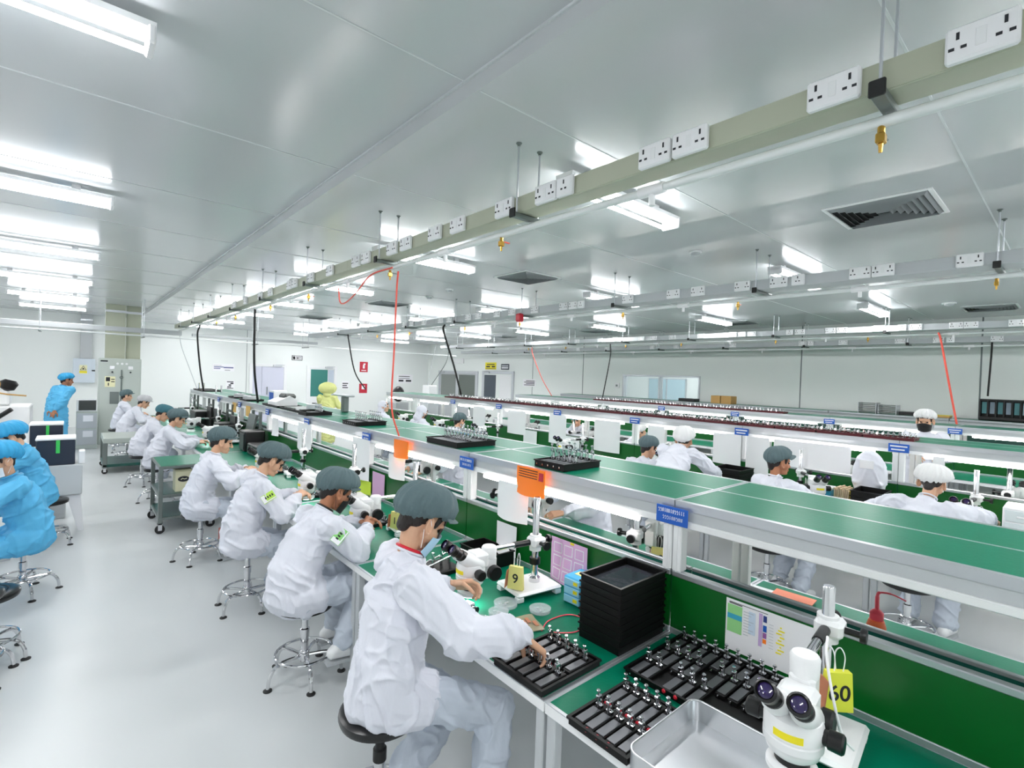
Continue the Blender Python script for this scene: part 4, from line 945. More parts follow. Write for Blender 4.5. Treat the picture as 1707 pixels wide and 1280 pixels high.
def person(label, pos, face, sh=.5, lean=12, hp=25, hy=0, hroll=0, hR=None, hL=None, fR=None, fL=None, coat='coat', trouser='trouser', cap='cap', visor=True, puff=1.0, back=0, mask=None, skin='skin', vox=.008, curlR=.8, curlL=.9, twist=0, stand=False, elbR=(-.2, -.75, -.5), elbL=(-.2, .75, -.5), pnR=None, pnL=None, headoff=(0, 0, 0), shoe=True, collar=None, knee=(.7, 0, .6), hood=False, name='person', longcoat=False, group=None, hairlong=False, scale=1.0, legs=True, dirR=None, dirL=None, badge=None, hs=1.15, hoodk=1.0):
    _seed[0] += 1; sd = _seed[0]
    t = thing(name, label, 'person', (pos[0], pos[1], 0), face, group)
    W2L = (Matrix.Translation((pos[0], pos[1], 0)) @ Matrix.Rotation(face, 4, 'Z')).inverted()
    L = lambda p: W2L @ Vector(p)
    k = scale
    pz = (.90*k if stand else sh+.095)
    pel = Vector((0, 0, pz)); le = R_(lean)
    ch = pel+Vector((math.sin(le*.8), 0, math.cos(le*.8)))*.30*k
    nb = ch+Vector((math.sin(le*1.25), 0, math.cos(le*1.25)))*.195*k
    up = (nb-ch).normalized(); lat = Matrix.Rotation(R_(twist), 3, 'Z') @ Vector((0, 1, 0))
    hl = le*1.1+R_(hp)*.45
    hc = nb+Vector((math.sin(hl), 0, math.cos(hl)))*.165*k+Vector(headoff)
    H = head_matrix(hc, R_(hy), R_(hp), R_(hroll)) @ Matrix.Scale(k*1.02, 4)
    sR, sL = nb-up*.055-lat*.165*k, nb-up*.055+lat*.165*k
    hipR, hipL = pel+Vector((.02, -.09, -.02)), pel+Vector((.02, .09, -.02))
    hR = L(hR) if hR is not None else pel+Vector((.42, -.16, .25)); hL = L(hL) if hL is not None else pel+Vector((.42, .16, .25))
    eR, wR = ik(sR, hR, .265*k, .235*k, elbR); eL, wL = ik(sL, hL, .265*k, .235*k, elbL)
    if stand: dfR, dfL = Vector((.0, -.1, .08)), Vector((.02, .1, .08))
    else: dfR, dfL = Vector((.30, -.13, .1)), Vector((.30, .13, .1))
    fR = L(fR) if fR is not None else dfR; fL = L(fL) if fL is not None else dfL
    kR, aR = ik(hipR, fR, .41*k, .40*k, knee); kL, aL = ik(hipL, fL, .41*k, .40*k, knee)
    kx = lambda v: Vector((v.x, v.y, 0)).normalized() if Vector((v.x, v.y, 0)).length > .02 else Vector((1, 0, 0))
    tR, tL = (kx(kR-hipR), kx(kL-hipL)) if not stand else (Vector((1, -.15, 0)), Vector((1, .15, 0)))
    # body: one continuous skin
    b = MB()
    add_head(b, H)
    b.rc(H @ Vector((-.022, 0, -.03)), nb-up*.02, .05*k, .042*k, 14)
    b.rc(nb-up*.05, ch, .055, .095, 14, lat, 1.3).rc(ch, pel, .1, .1, 14, lat, 1.3).rc(sR, sL, .05, .05)
    for s, e, w in ((sR, eR, wR), (sL, eL, wL)): b.rc(s, e, .046, .038).rc(e, w, .036, .025)
    for h, n, a, tt in ((hipR, kR, aR, tR), (hipL, kL, aL, tL)): b.rc(h, n, .08, .052).rc(n, a, .05, .036).rc(a-Vector((0, 0, .03)), a+tt*.12-Vector((0, 0, .05)), .03, .028)
    dR = Vector(dirR) if dirR else (wR-eR).normalized()*.8+Vector((.25, .15, -.1)); dL = Vector(dirL) if dirL else (wL-eL).normalized()*.8+Vector((.25, -.15, -.1))
    add_hand(b, wR, dR, pnR or (.1, -.35, .9), 1, curlR, k*hs); add_hand(b, wL, dL, pnL or (.1, .35, .9), -1, curlL, k*hs)
    meshpart('body', remesh(b, max(.0035, vox*.62), .5, 2), skin, t)
    ey = MB()
    for s in (-1, 1): ey.ell(H @ Vector((.0785, .031*s, .002)), .012, .012, .0085, 10, 7)
    obj('eyes', ey, 'iris', t)
    # coat
    c = MB()
    c.rc(pel+Vector((-.01, 0, -.005)), pel+Vector((.0, 0, .1)), .158*k, .15*k, 16, lat, 1.28).rc(pel+Vector((0, 0, .08)), ch, .15*k, .135*k, 16, lat, 1.3)
    c.rc(ch, nb-up*.045, .137*k, .078*k, 16, lat, 1.45).rc(sR+up*.0, sL, .068*k, .068*k, 14)
    c.rc(sR*.6+sL*.4-up*.03, sL*.6+sR*.4-up*.03, .09*k, .09*k, 14)
    if longcoat:
        c.rc(pel, pel+Vector((.0, 0, -.52*k)), .175*k, .19*k, 18, lat, 1.15)
    for s, e, w in ((sR, eR, wR), (sL, eL, wL)):
        d = (w-e); c.rc(s, e, .084*k, .08*k, 14).rc(e, e+d*.55, .08*k, .073*k, 14).rc(e+d*.5, w-d.normalized()*.03, .072*k, .046*k, 14).rc(w-d.normalized()*.05, w-d.normalized()*.008, .042*k, .036*k, 12)
    c.rc(nb-up*.04, nb-up*.005, .07*k, .064*k, 16)
    c.rc(nb-up*.07, nb-up*.03, .095*k, .08*k, 16).rc(nb-up*.09+Vector((-.03, 0, 0)), nb-up*.025+Vector((-.02, 0, 0)), .085*k, .062*k, 14, lat, 1.3)
    if not longcoat:
        for h, n in ((hipR, kR), (hipL, kL)): c.rc(h, h+(n-h)*(.16 if not stand else .28), .13*k, .122*k, 14)
    me = remesh(c, vox, .5, 4); displace(me, folds(sd, .026*k, 9.0)); co = meshpart('coat', me, coat, t)
    obj('neckband', MB().ring(nb+(hc-nb)*.20, .059*k, .006, (hc-nb), 28, 8), coat, t)
    for w, e in ((wR, eR), (wL, eL)): obj('cuff', MB().ring(w-(w-e).normalized()*.008, .034*k, .006, (w-e), 20, 7), coat, t)
    if collar: obj('inner_collar', MB().ring(nb+(hc-nb)*.26, .054*k, .008, (hc-nb), 24, 7), collar, t)
    if badge:
        pb = eR*.35+sR*.65 if badge[0] == 'R' else eL*.35+sL*.65
        bd = MB().box(-.002, .002, -.05, .05, -.034, .034, .001).box(-.0035, -.002, -.048, .02, .022, .03, m=1).box(-.0035, -.002, .02, .048, -.03, .03, m=1)
        for q in range(4): bd.box(-.0042, -.003, -.04+.018*q, -.03+.018*q, -.012, .006, m=2)
        n_ = (sR-sL).normalized() if badge[0] == 'R' else (sL-sR).normalized()
        n_ = (n_+Vector((-.5, 0, .3))).normalized(); u = (eR-sR).normalized(); u = (u-n_*u.dot(n_)).normalized(); yv = u.cross(n_)
        mt = Matrix((( -n_.x, yv.x, u.x, 0), (-n_.y, yv.y, u.y, 0), (-n_.z, yv.z, u.z, 0), (0, 0, 0, 1)))
        mt = Matrix.Translation(pb+n_*.082) @ mt
        nb_ = MB().join(bd, mt)
        obj('arm_badge', nb_, [badge[1], 'paper', 'ink'], t)
    # trousers and shoes
    if legs:
        g = MB()
        for h, n, a in ((hipR, kR, aR), (hipL, kL, aL)):
            g.rc(h, n, .095*k, .088*k, 14).rc(n, a+(n-a)*.1, .086*k, .074*k, 14)
        g.rc(hipR, hipL, .1*k, .1*k, 14)
        me = remesh(g, vox, .5, 4); displace(me, folds(sd+20, .023*k, 9.5, .7)); meshpart('trousers', me, trouser, t)
        if shoe:
            for a, tt in ((aR, tR), (aL, tL)):
                z = Vector((0, 0, 1)); lt = z.cross(tt); s = MB()
                p0 = a-tt*.045-z*.035; s.rc(p0, a+tt*.13-z*.052, .042, .034, 14).rc(a-tt*.02-z*.02, a+tt*.05-z*.03, .046, .04, 14)
                me = remesh(s, .008, .5, 3); meshpart('shoe', me, 'white', t)
                so = MB().prism([(-.09, -.036), (.12, -.042), (.165, -.02), (.165, .02), (.12, .042), (-.09, .036)], 0, .018, Matrix(((tt.x, lt.x, 0, a.x), (tt.y, lt.y, 0, a.y), (0, 0, 1, a.z-.098), (0, 0, 0, 1))))
                obj('sole', so, 'greyp', t)
    # hair
    h = MB(); h.ell((-.028, 0, .03), .088, .0755, .086, 18, 12).rc((-.062, 0, -.01), (-.062, 0, -.055), .046, .028, 12, (0, 1, 0), 1.15)
    for s in (-1, 1): h.rc((.035, .062*s, .035), (.032, .068*s, .0), .018, .007, 8)
    h.rc((.075, .03, .06), (.075, -.03, .06), .018, .018, 8)
    if hairlong: h.rc((.083, -.03, .055), (.078, -.058, -.03), .012, .005, 8).rc((.088, .01, .055), (.09, -.03, .01), .012, .005, 8)
    q = MB().join(h, H); meshpart('hair', remesh(q, max(.006, vox*.8), .5, 2), 'hair', t)
    if cap:
        cc, vv = cap_mesh(H, sd, visor, puff, back); cp = obj('cap', cc, cap, t, 60)
        if vv: obj('visor', vv, cap, cp, 60)
    if hood:
        hm = MB(); hm.ell((-.03, 0, .02), .112*hoodk, .093*hoodk*hoodk**.5, .108*hoodk**.6, 20, 14).rc((-.05, 0, -.04), (-.06, 0, -.13), .08, .085, 14, (0, 1, 0), 1.1)
        q = MB().join(hm, H); me = remesh(q, vox, .5, 3); displace(me, folds(sd+9, .006, 14)); meshpart('hood', me, coat, t)
    if mask:
        mm, ss = mask_mesh(H); mk_ = obj('mask', mm, mask, t, 60); obj('ear_loop', ss, 'paper' if mask != 'rubber' else 'rubber', mk_)
    return t
def make_stool(h=.5):
    t = thing('stool', '', 'stool', group='round black stools with chrome bases')
    obj('seat', MB().lathe([(0, h-.055), (.15, h-.055), (.172, h-.045), (.178, h-.028), (.175, h-.012), (.16, h-.003), (.12, h), (.118, h-.004), (.112, h-.004), (.11, h), (.07, h), (.068, h-.004), (.062, h-.004), (.06, h), (0, h)], n=40), 'vinyl', t)
    obj('column', MB().lathe([(.024, .13), (.024, h-.2), (.017, h-.195), (.017, h-.055)], n=16), 'chrome', t)
    obj('gas_sleeve', MB().lathe([(.029, h-.24), (.029, h-.19), (.02, h-.185), (.02, h-.07), (.034, h-.056)], n=16, m=1 if h < .55 else 0).cyl((0, 0, h-.07), (.11, .03, h-.075), .005, n=6), ['rubber', 'chrome'], t)
    obj('hub', MB().lathe([(.03, .10), (.034, .105), (.034, .16), (.028, .17)], n=16), 'chrome', t)
    fr = obj('foot_ring', MB().ring((0, 0, .155), .175, .0085, n=36), 'chrome', t)
    for k in range(5):
        a = 2*PI*k/5+.3; c, s = math.cos(a), math.sin(a)
        lg = obj('leg', MB().tube(smooth_pts([(c*.03, s*.03, .135), (c*.13, s*.13, .142), (c*.19, s*.19, .128), (c*.225, s*.225, .075), (c*.235, s*.235, .015)]), .0115, 8), 'chrome', t)
        obj('glide', MB().lathe([(.0, 0), (.026, 0), (.027, .006), (.012, .014), (0, .016)], (c*.235, s*.235, 0), 14), 'rubber', lg)
    return t
_st = {}
def stool(x, y, h, rz, lab):
    hh = round(h, 2)
    if hh not in _st: s = make_stool(hh); _st[hh] = s; s.location = (x, y, 0); s.rotation_euler = (0, 0, rz); s['label'] = lab; return s
    return dup(_st[hh], (x, y, 0), rz, lab)
# ------------------------------------------------------------------ the cast
ZD = .78
stool(1.03, 1.97, .56, .2, 'black stool under the seated worker nearest the camera')
person('seated worker nearest the camera in white gown, grey green cap and pale blue mask', (1.05, 1.96), R_(2), sh=.56, scale=1.07, lean=8, hp=38, hy=-4, hR=(1.44, 1.515, .915), hL=(1.47, 2.10, .93), vox=.005, mask='mask', curlR=1.0, curlL=1.1,
  fR=(1.35, 1.62, .10), fL=(1.12, 2.0, .12), twist=-14, elbR=(-.1, -.5, -.9), elbL=(-.2, .7, -.6), dirR=(.75, -.25, -.75), dirL=(.8, -.55, -.05), pnR=(.6, -.1, .75), pnL=(.1, .75, .6), collar='red', puff=1.1, back=.012, hairlong=True)
stool(1.17, 3.32, .5, .5, 'black stool under the second seated worker with the arm badge')
person('second seated worker in white gown with green arm badge and black mask', (1.08, 3.28), R_(4), sh=.5, lean=20, hp=30, hy=-4, hR=(1.56, 3.27, .93), hL=(1.57, 3.38, .93), vox=.007, mask='rubber', skin='skind', badge=('R', mat('badge_green', (140, 214, 120), .6)),
  fR=(1.32, 3.1, .24), fL=(1.4, 3.45, .2), elbR=(-.2, -.7, -.75), puff=1.08, back=.012, collar='black')
stool(1.13, 4.60, .52, .9, 'black stool under the third seated worker from the camera')
person('third seated worker in white gown with lime green sleeve print, looking down at both hands', (1.05, 4.5), R_(2), sh=.52, lean=16, hp=34, hy=-8, hR=(1.45, 4.38, .92), hL=(1.48, 4.52, .92), vox=.008, badge=('R', mat('sleeve_lime', (190, 230, 90), .6)), puff=1.06, elbR=(-.2, -.6, -.8), hairlong=True)
stool(1.02, 6.02, .5, .1, 'black stool under the fourth seated worker next to the green trolley')
person('fourth seated worker in plain white gown with bare face in profile beside the green trolley', (.98, 5.95), R_(2), sh=.5, lean=16, hp=16, hy=-10, hR=(1.38, 5.75, .92), hL=(1.42, 5.95, .92), vox=.009, puff=1.06)
stool(.96, 8.95, .5, .4, 'black stool of the worker leaning on the green trolley')
person('seated worker past the green trolley in white gown, face in profile', (.93, 8.95), R_(0), sh=.5, lean=20, hp=20, hy=-6, hR=(1.42, 8.75, .86), hL=(1.5, 8.95, .86), vox=.01, puff=1.06)
stool(.88, 10.3, .5, .7, 'black stool of the second worker past the green trolley')
person('second seated worker past the green trolley, teal cap bent low', (.86, 10.35), R_(0), sh=.5, lean=24, hp=34, vox=.011, puff=1.1, cap=mat('teal_cap_cloth', (60, 112, 124), .75))
stool(.86, 13.15, .52, .7, 'black stool behind the steel platform trolley, nearer one')
person('seated worker behind the steel platform trolley with pale cap leaning to a microscope', (.84, 13.2), R_(0), sh=.52, lean=24, hp=26, vox=.012, cap=mat('pale_grey_cap_cloth', (186, 186, 190), .75), puff=1.05)
stool(.78, 14.5, .52, .2, 'black stool behind the steel platform trolley, farther one')
person('farthest seated worker of the near row in white gown, sitting upright', (.8, 14.5), R_(0), sh=.52, lean=10, hp=6, vox=.012, puff=1.0)
# blue gowns on the left
person('standing person in light blue gown and blue cap with hands behind the back', (-.27, 14.6), R_(46), stand=True, scale=1.05, lean=18, hp=8, hy=-38, coat='coatb', trouser='coatb', cap='capb', visor=False, vox=.012, longcoat=True, skin='skind', hR=(-.30, 14.38, .93), hL=(-.36, 14.50, .95), elbR=(-.25, -1, -.05), elbL=(-.25, 1, -.05), puff=1.05)
stool(-.30, 5.93, .47, .95, 'black stool with white rings under the nearer blue gown')
person('seated person in light blue gown with white mask at the left edge of the photo', (-.25, 5.74), R_(-165), sh=.47, lean=15, hp=16, hy=24, coat='coatb', trouser='coatb', cap='capb', visor=False, mask='maskw', vox=.008, puff=1.12, back=.02, hR=(-.85, 5.9, .8), hL=(-.8, 5.4, .8), longcoat=False)
stool(-.19, 7.40, .5, .35, 'black stool under the farther blue gown')
person('seated person in light blue gown bending behind the nearer blue gown', (-.27, 7.22), R_(-170), sh=.5, lean=14, hp=36, coat='coatb', trouser='coatb', cap='capb', visor=False, vox=.01, puff=1.12, back=.02, hR=(-.8, 7.4, .8), hL=(-.8, 7.0, .8))
# between the near and the second row
person('standing person in pale yellow gown and yellow hood seen from behind', (4.6, 12.0), R_(60), stand=True, lean=4, hp=6, coat='coaty', cap=None, hood=True, hoodk=1.7, vox=.012, longcoat=True, scale=1.0, hR=(4.95, 12.1, .95), hL=(4.7, 12.4, .95))
def w2(y, lab, **k):
    a = dict(sh=.52, lean=14, hp=10, vox=.009, skin='skin'); a.update(k)
    x = a.pop('x', 5.02); f = a.pop('face', R_(0))
    person(lab, (x, y), f, **a)
stool(5.0, .88, .5, .1, 'black stool under the white capped worker at the far right of the second row')
w2(.86, 'worker in white gown and white cap, back turned, rightmost of the second row', x=5.08, face=R_(-8), cap='capw', visor=False, lean=24, hp=24, hR=(5.75, .45, .95), hL=(5.6, 1.3, .9), puff=1.12, vox=.008, sh=.56)
stool(5.0, 1.95, .5, .4, 'black stool under the grey capped worker in profile beside the blue box')
w2(1.96, 'worker in white gown and grey cap, face in profile, beside the blue box', x=4.98, face=R_(-25), lean=9, hp=4, hy=-14, skin='skind', sh=.53, hR=(5.5, 1.62, .86), hL=(5.55, 1.85, .86), vox=.008)
w2(2.92, 'worker in white gown and white cap standing and leaning over the second row', x=4.82, face=R_(12), stand=True, lean=46, hp=6, cap='capw', visor=False, puff=1.12, hR=(5.6, 2.7, .9), hL=(5.6, 3.2, .9), vox=.009, longcoat=False)
stool(4.95, 3.5, .5, .4, 'black stool under the grey capped worker at a microscope of the second row')
w2(3.46, 'worker in white gown and grey cap looking into a second row microscope', x=5.02, face=R_(-8), lean=14, hp=20, hy=-10, sh=.48)
stool(5.0, 7.3, .5, .2, 'black stool in the second row behind the black jig tray')
w2(7.32, 'worker in white gown, grey cap and white mask beyond the red hose', x=5.0, mask='maskw', hp=16, sh=.46)
stool(5.0, 8.7, .5, .2, 'black stool in the second row under the nearer white hood')
w2(8.66, 'worker in white hooded suit with dark mask in the second row, nearer hood', x=5.04, cap=None, hood=True, mask='rubber', hp=24, vox=.01, sh=.52)
stool(5.0, 10.3, .5, .2, 'black stool in the second row under the farther white hood')
w2(10.25, 'worker in white hooded suit in the second row, farther hood beside the yellow gown', x=5.04, cap=None, hood=True, hp=4, hy=-40, vox=.01, sh=.52)
# beyond the second row
person('standing worker with white cap and black mask behind the red trays at the right', (8.6, 1.42), R_(196), stand=True, lean=4, hp=10, hy=-14, cap='capw', visor=False, mask='rubber', vox=.01, scale=1.03, puff=1.04)
stool(7.85, 5.0, .5, .2, 'black stool on the far side of the second row')
person('worker in white gown leaning to a microscope on the far side of the second row', (7.75, 5.05), R_(180), sh=.5, lean=30, hp=34, cap='capw', visor=False, vox=.011, hR=(7.1, 5.2, .9), hL=(7.1, 4.9, .9))
stool(7.85, 6.6, .5, .5, 'black stool on the far side of the second row, farther along')
person('worker in pale blue cap on the far side of the second row', (7.75, 6.6), R_(180), sh=.5, lean=22, hp=24, cap=mat('light_blue_cap_cloth', (150, 196, 226), .7), visor=False, vox=.012)
# far side of the near row, seen through the gap
stool(3.72, 2.95, .5, .2, 'black stool behind the near row, beside the hanging white sheet')
person('worker in white gown behind the near partition, seen through the gap by the orange sheet', (3.66, 3.0), R_(180), sh=.5, lean=16, hp=28, vox=.009, hR=(3.1, 3.2, .88), hL=(3.1, 2.85, .88))
stool(3.72, 5.2, .5, .2, 'black stool behind the near row, farther along')
person('worker in white gown behind the near partition beyond the farther orange sheet', (3.66, 5.2), R_(180), sh=.5, lean=18, hp=28, vox=.01, hR=(3.05, 5.35, .86), hL=(3.05, 5.05, .86))
# ------------------------------------------------------------------ long red trays of small jigs on the far rows
def small_jig():
    b = MB().box(-.05, .05, -.012, .012, 0, .014, .002, m=1).box(.02, .034, -.012, .012, .014, .055, .002).box(-.005, .03, -.008, .008, .045, .058, .002)
    b.cyl((.0, 0, .02), (.0, 0, .075), .004, n=6).cyl((.0, 0, .073), (.0, 0, .078), .011, n=8).box(-.045, -.01, -.01, .01, .014, .019, m=0)
    return b.mesh('clamp_jig', ['chrome', 'blackm'])
SJ = small_jig(); rr = random.Random(11)
def long_trays(x, z, y0, n, ln, per, m, rowname, off=0, xi=.11):
    for k in range(n):
        y = y0+ln*k
        t = tray(x, x+.26, y+.004, y+ln-.004, z, '%s tray of small chrome jigs on the %s shelf, %s from the camera' % ('dark red' if m == 'maroon' else 'black', rowname, nth(k)), .03, m, 0, 'tray', 'trays of jigs on the %s shelf' % rowname)
        for j in range(per):
            o = link('clamp_jig', SJ); o.location = (x+.13+rr.uniform(-.02, .02), y+ln*(j+.5)/per, z+.0065); o.rotation_euler = (0, 0, rr.uniform(-.15, .15)+(PI if rr.random() < .3 else 0))
            tag(o, '%s small chrome jig in the %s tray of the %s shelf' % (nth(j), nth(k), rowname), 'jig', 'small chrome jigs on the %s shelf' % rowname)
long_trays(6.26, 1.4965, 1.10, 19, .44, 10, 'maroon', 'second row')
long_trays(10.22, 1.4765, 3.80, 9, .52, 7, 'maroon', 'third row')
# ------------------------------------------------------------------ clutter on the near shelf, far half
def reel(x, y, z, r, lab, m='greyp'):
    t = thing('cable_reel', lab, 'reel', (x, y, z), random.random(), 'grey reels on the near shelf')
    obj('coil', MB().lathe([(r*.45, 0), (r, .01), (r, .07), (r*.45, .08), (r*.45, 0)], n=24, cap=False), m, t)
    obj('hub', MB().cyl((0, 0, .0), (0, 0, .09), r*.3, n=16), 'black', t)
for (x, y, lx, ly, lab) in ((2.45, 7.35, .36, .8, 'long black tray under grey lattice sheets on the near shelf'), (2.45, 8.25, .36, .8, 'black tray under the white printer on the near shelf'), (2.4, 9.8, .3, .5, 'black tray with grey reels on the near shelf'), (2.4, 10.65, .3, .5, 'black tray with one pale coil on the near shelf'), (2.42, 13.9, .4, 1.1, 'black tray at the far end of the near shelf')):
    tray(x-lx/2, x+lx/2, y-ly/2, y+ly/2, 1.4255, lab, .03)
t = thing('lattice_sheets', 'stack of grey lattice sheets with a white tag on the near shelf', 'sheets', (2.45, 7.35, 1.433), R_(4))
for k in range(3): obj('sheet', MB().box(-.15+.01*k, .13+.01*k, -.34, .3, .012*k, .012*k+.006, .002), 'steel', t)
obj('tag', MB().box(-.16, -.155, -.32, -.2, -.01, .035), 'paper', t)
reel(2.5, 6.98, 1.434+.03, .1, 'grey cable reel lying on the lattice sheets')
reel(2.40, 9.68, 1.434, .11, 'grey reel in a black tray, nearer one'); reel(2.40, 9.93, 1.434, .11, 'grey reel in a black tray, farther one'); reel(2.4, 10.65, 1.434, .1, 'pale coil alone in a black tray')
t = thing('printer', 'white label printer with blue front box on the near shelf', 'printer', (2.45, 8.2, 1.434), 0)
obj('body', MB().prism([(-.16, 0), (.16, 0), (.16, .1), (.05, .16), (-.16, .07)], -.2, .2, Matrix(((1, 0, 0, 0), (0, 0, -1, 0), (0, 1, 0, 0), (0, 0, 0, 1)))), 'white', t)
obj('lid', MB().box(-.02, .16, -.15, .15, .1, .19, .03), 'dark', t)
t = thing('carton', 'blue and white carton standing behind the label printer', 'carton', (2.5, 8.62, 1.434))
obj('box', MB().box(-.1, .1, -.13, .13, .0, .22, .004), 'white', t); obj('print', MB().box(-.103, -.1, -.11, .11, .05, .19), 'blue', t)
for k, (x, y) in enumerate(((2.32, 14.3), (2.42, 14.3), (2.35, 12.5), (2.45, 12.5))):
    tag(obj('steel_rod', MB().cyl((x, y, 1.426), (x, y, 1.60), .016, n=10), 'chrome'), 'short chrome rod standing on the near shelf, %s of the %s pair' % (('left', 'right')[k % 2], ('far', 'nearer')[k//2]), 'rod', 'chrome rods on the near shelf')
for k, y in enumerate((9.05, 10.0)):
    sheet('tan_sheet', 'tan sheet hanging from the near shelf, %s one' % ('nearer', 'farther')[k], 2.205, y, y+.28, 1.2, 1.37, mat('tan_card', (212, 172, 96), .6), [], .01, 'paper', 'tan sheets on the near shelf')
for k, (y, h, m, l) in enumerate(((8.75, .5, 'steel', 'grey board leaning on the near desk behind the worker past the trolley'), (10.9, .42, 'black', 'black screen on the near desk, nearer one'), (11.6, .42, 'black', 'black screen on the near desk, farther one'), (9.6, .4, 'black', 'black box on the near desk by the tan sheet'))):
    t = thing('desk_screen', l, 'screen', (2.08, y, .7805), 0)
    obj('panel', MB().box(-.02, .02, -.2, .2, .03, h, .006, mt=Matrix.Rotation(R_(12 if k == 0 else 0), 4, 'Y')), m, t); obj('foot', MB().box(-.08, .06, -.1, .1, 0, .03, .005), 'black', t)
# yellow drum top seen beyond
t = thing('equipment_post', 'grey swing arm lamp standing on the near shelf beside the yellow gown', 'lamp', (2.9, 6.9, 1.4255))
obj('stem', MB().box(-.04, .04, -.05, .05, 0, .22, .01), 'steel', t); obj('arm', MB().box(-.06, .06, -.2, .3, .22, .25, .01), 'greyp', t)
# ------------------------------------------------------------------ second row desk and shelf things
def simple_box(name, lab, cat, x0, x1, y0, y1, z0, z1, m, lidm=None, group=None):
    t = thing(name, lab, cat, ((x0+x1)/2, (y0+y1)/2, z0), 0, group); x, y, h = (x1-x0)/2, (y1-y0)/2, z1-z0
    obj('body', MB().box(-x, x, -y, y, 0, h*.86 if lidm else h, .006), m, t)
    if lidm: obj('lid', MB().box(-x-.005, x+.005, -y-.005, y+.005, h*.86, h, .005), lidm, t)
    return t
def open_box(name, lab, cat, x0, x1, y0, y1, z0, h, m, group=None):
    t = thing(name, lab, cat, ((x0+x1)/2, (y0+y1)/2, z0), 0, group); obj('tub', tray_mesh(x1-x0-.012, y1-y0-.012, h), m, t); return t
for k in range(5): open_box('stacking_tray', 'black stacking tray on the second row by the leaning worker, %s from the bottom' % nth(k), 'tray', 5.62, 6.0, 2.52, 2.86, .7805+.05*k, .054, 'blackm', 'black stacking trays on the second row')
for k in range(5): open_box('stacking_tray', 'black stacking tray left of the rightmost white cap, %s from the bottom' % nth(k), 'tray', 5.6, 5.95, 1.2, 1.46, .7805+.05*k, .054, 'blackm', 'black stacking trays on the second row')
simple_box('drawer_box', 'small sky blue box on the second row desk', 'box', 5.85, 6.0, 1.69, 1.83, .7805, .98, 'skyblue', 'whitep')
t = thing('folder_stack', 'stack of tan folders standing beside the sky blue box', 'folders', (5.93, 1.60, .7805))
for k in range(8): obj('folder', MB().box(-.1, .1, -.075+.017*k, -.062+.017*k, 0, .2+.012*(k % 3), .002), mat('tan_folder', (214, 190, 160), .7), t)
obj('yellow_cap', MB().box(-.08, .08, -.1, -.078, .05, .2, .005), 'yellowb', t)
t = thing('drawer_unit', 'white plastic drawer unit at the far right of the second row', 'drawers', (5.72, .31, .7805))
obj('case', MB().box(-.16, .16, -.12, .1, 0, .33, .01), 'whitep', t)
for k in range(3): d = obj('drawer', MB().box(-.168, -.16, -.105, .085, .02+.1*k, .11+.1*k, .004), mat('milky_drawer', (214, 222, 224), .3), t); obj('pull', MB().box(-.178, -.168, -.03, .02, .055+.1*k, .07+.1*k, .003), 'whitep', d)
for i, (y0, y1, z0, lab) in enumerate(((2.78, 3.14, 1.0, 'white sheet hanging from the second row shelf right of the leaning worker'), (3.85, 4.12, .88, 'white sheet hanging from the second row shelf left of the leaning worker'), (2.45, 2.72, .88, 'long white sheet hanging behind the grey capped worker of the second row'), (.86, .95, 1.05, 'narrow white sheet behind the rightmost white cap'), (4.6, 5.1, .9, 'wide white sheet hanging from the second row shelf, fifth along'), (5.7, 6.1, .9, 'white sheet hanging from the second row shelf, sixth along'), (6.7, 7.2, .95, 'white sheet hanging from the second row shelf behind the black jig tray'), (7.9, 8.3, .95, 'white sheet hanging from the second row shelf by the white hoods'), (1.62, 2.4, 1.09, 'broad white sheet behind the profile face in the second row'))):
    sheet('white_sheet', lab, 6.215, y0, y1, z0, 1.38, 'paper', [], .02, 'paper', 'white sheets on the second row')
sheet('white_sheet', 'white papers taped to the green partition of the second row', 6.22, 5.4, 5.75, .82, 1.05, 'paper', [], .005, 'paper', 'white sheets on the second row')
sheet('white_sheet', 'white panel taped to the partition of the second row beside the hoods', 6.22, 6.4, 6.75, .82, 1.05, 'paper', [], .005, 'paper', 'white sheets on the second row')
t = thing('dust_cover', 'white cloth cover over a microscope left of the rightmost white cap', 'cover', (6.08, 1.42, 1.09))
me = remesh(MB().ell((0, 0, .02), .12, .15, .27, 20, 14).box(-.11, .11, -.145, .145, -.06, .0, .04), .012, .5, 4); displace(me, folds(5, .012, 9)); meshpart('cloth', me, 'coat', t)
obj('label', MB().box(-.115, -.11, -.06, .06, .12, .2), 'paper', t)
# stools and gowns glimpsed: far side equipment of the second row
for k, (y, l) in enumerate(((2.6, 'first'), (3.3, 'second'), (6.5, 'third'))):
    t = thing('black_instrument', 'black instrument on the far half of the second row, %s from the camera' % l, 'instrument', (6.95, y, .7805))
    obj('body', MB().box(-.12, .12, -.2, .2, .0, .1, .01), 'black', t); obj('top', MB().box(-.1, .06, -.16, .16, .1, .2, .03), mat('dark_grey_case', (60, 62, 66), .4), t)
simple_box('maroon_box', 'dark red box on the far half of the second row by the microscopes', 'box', 6.8, 7.0, 1.2, 1.55, .7805, .95, 'maroon')
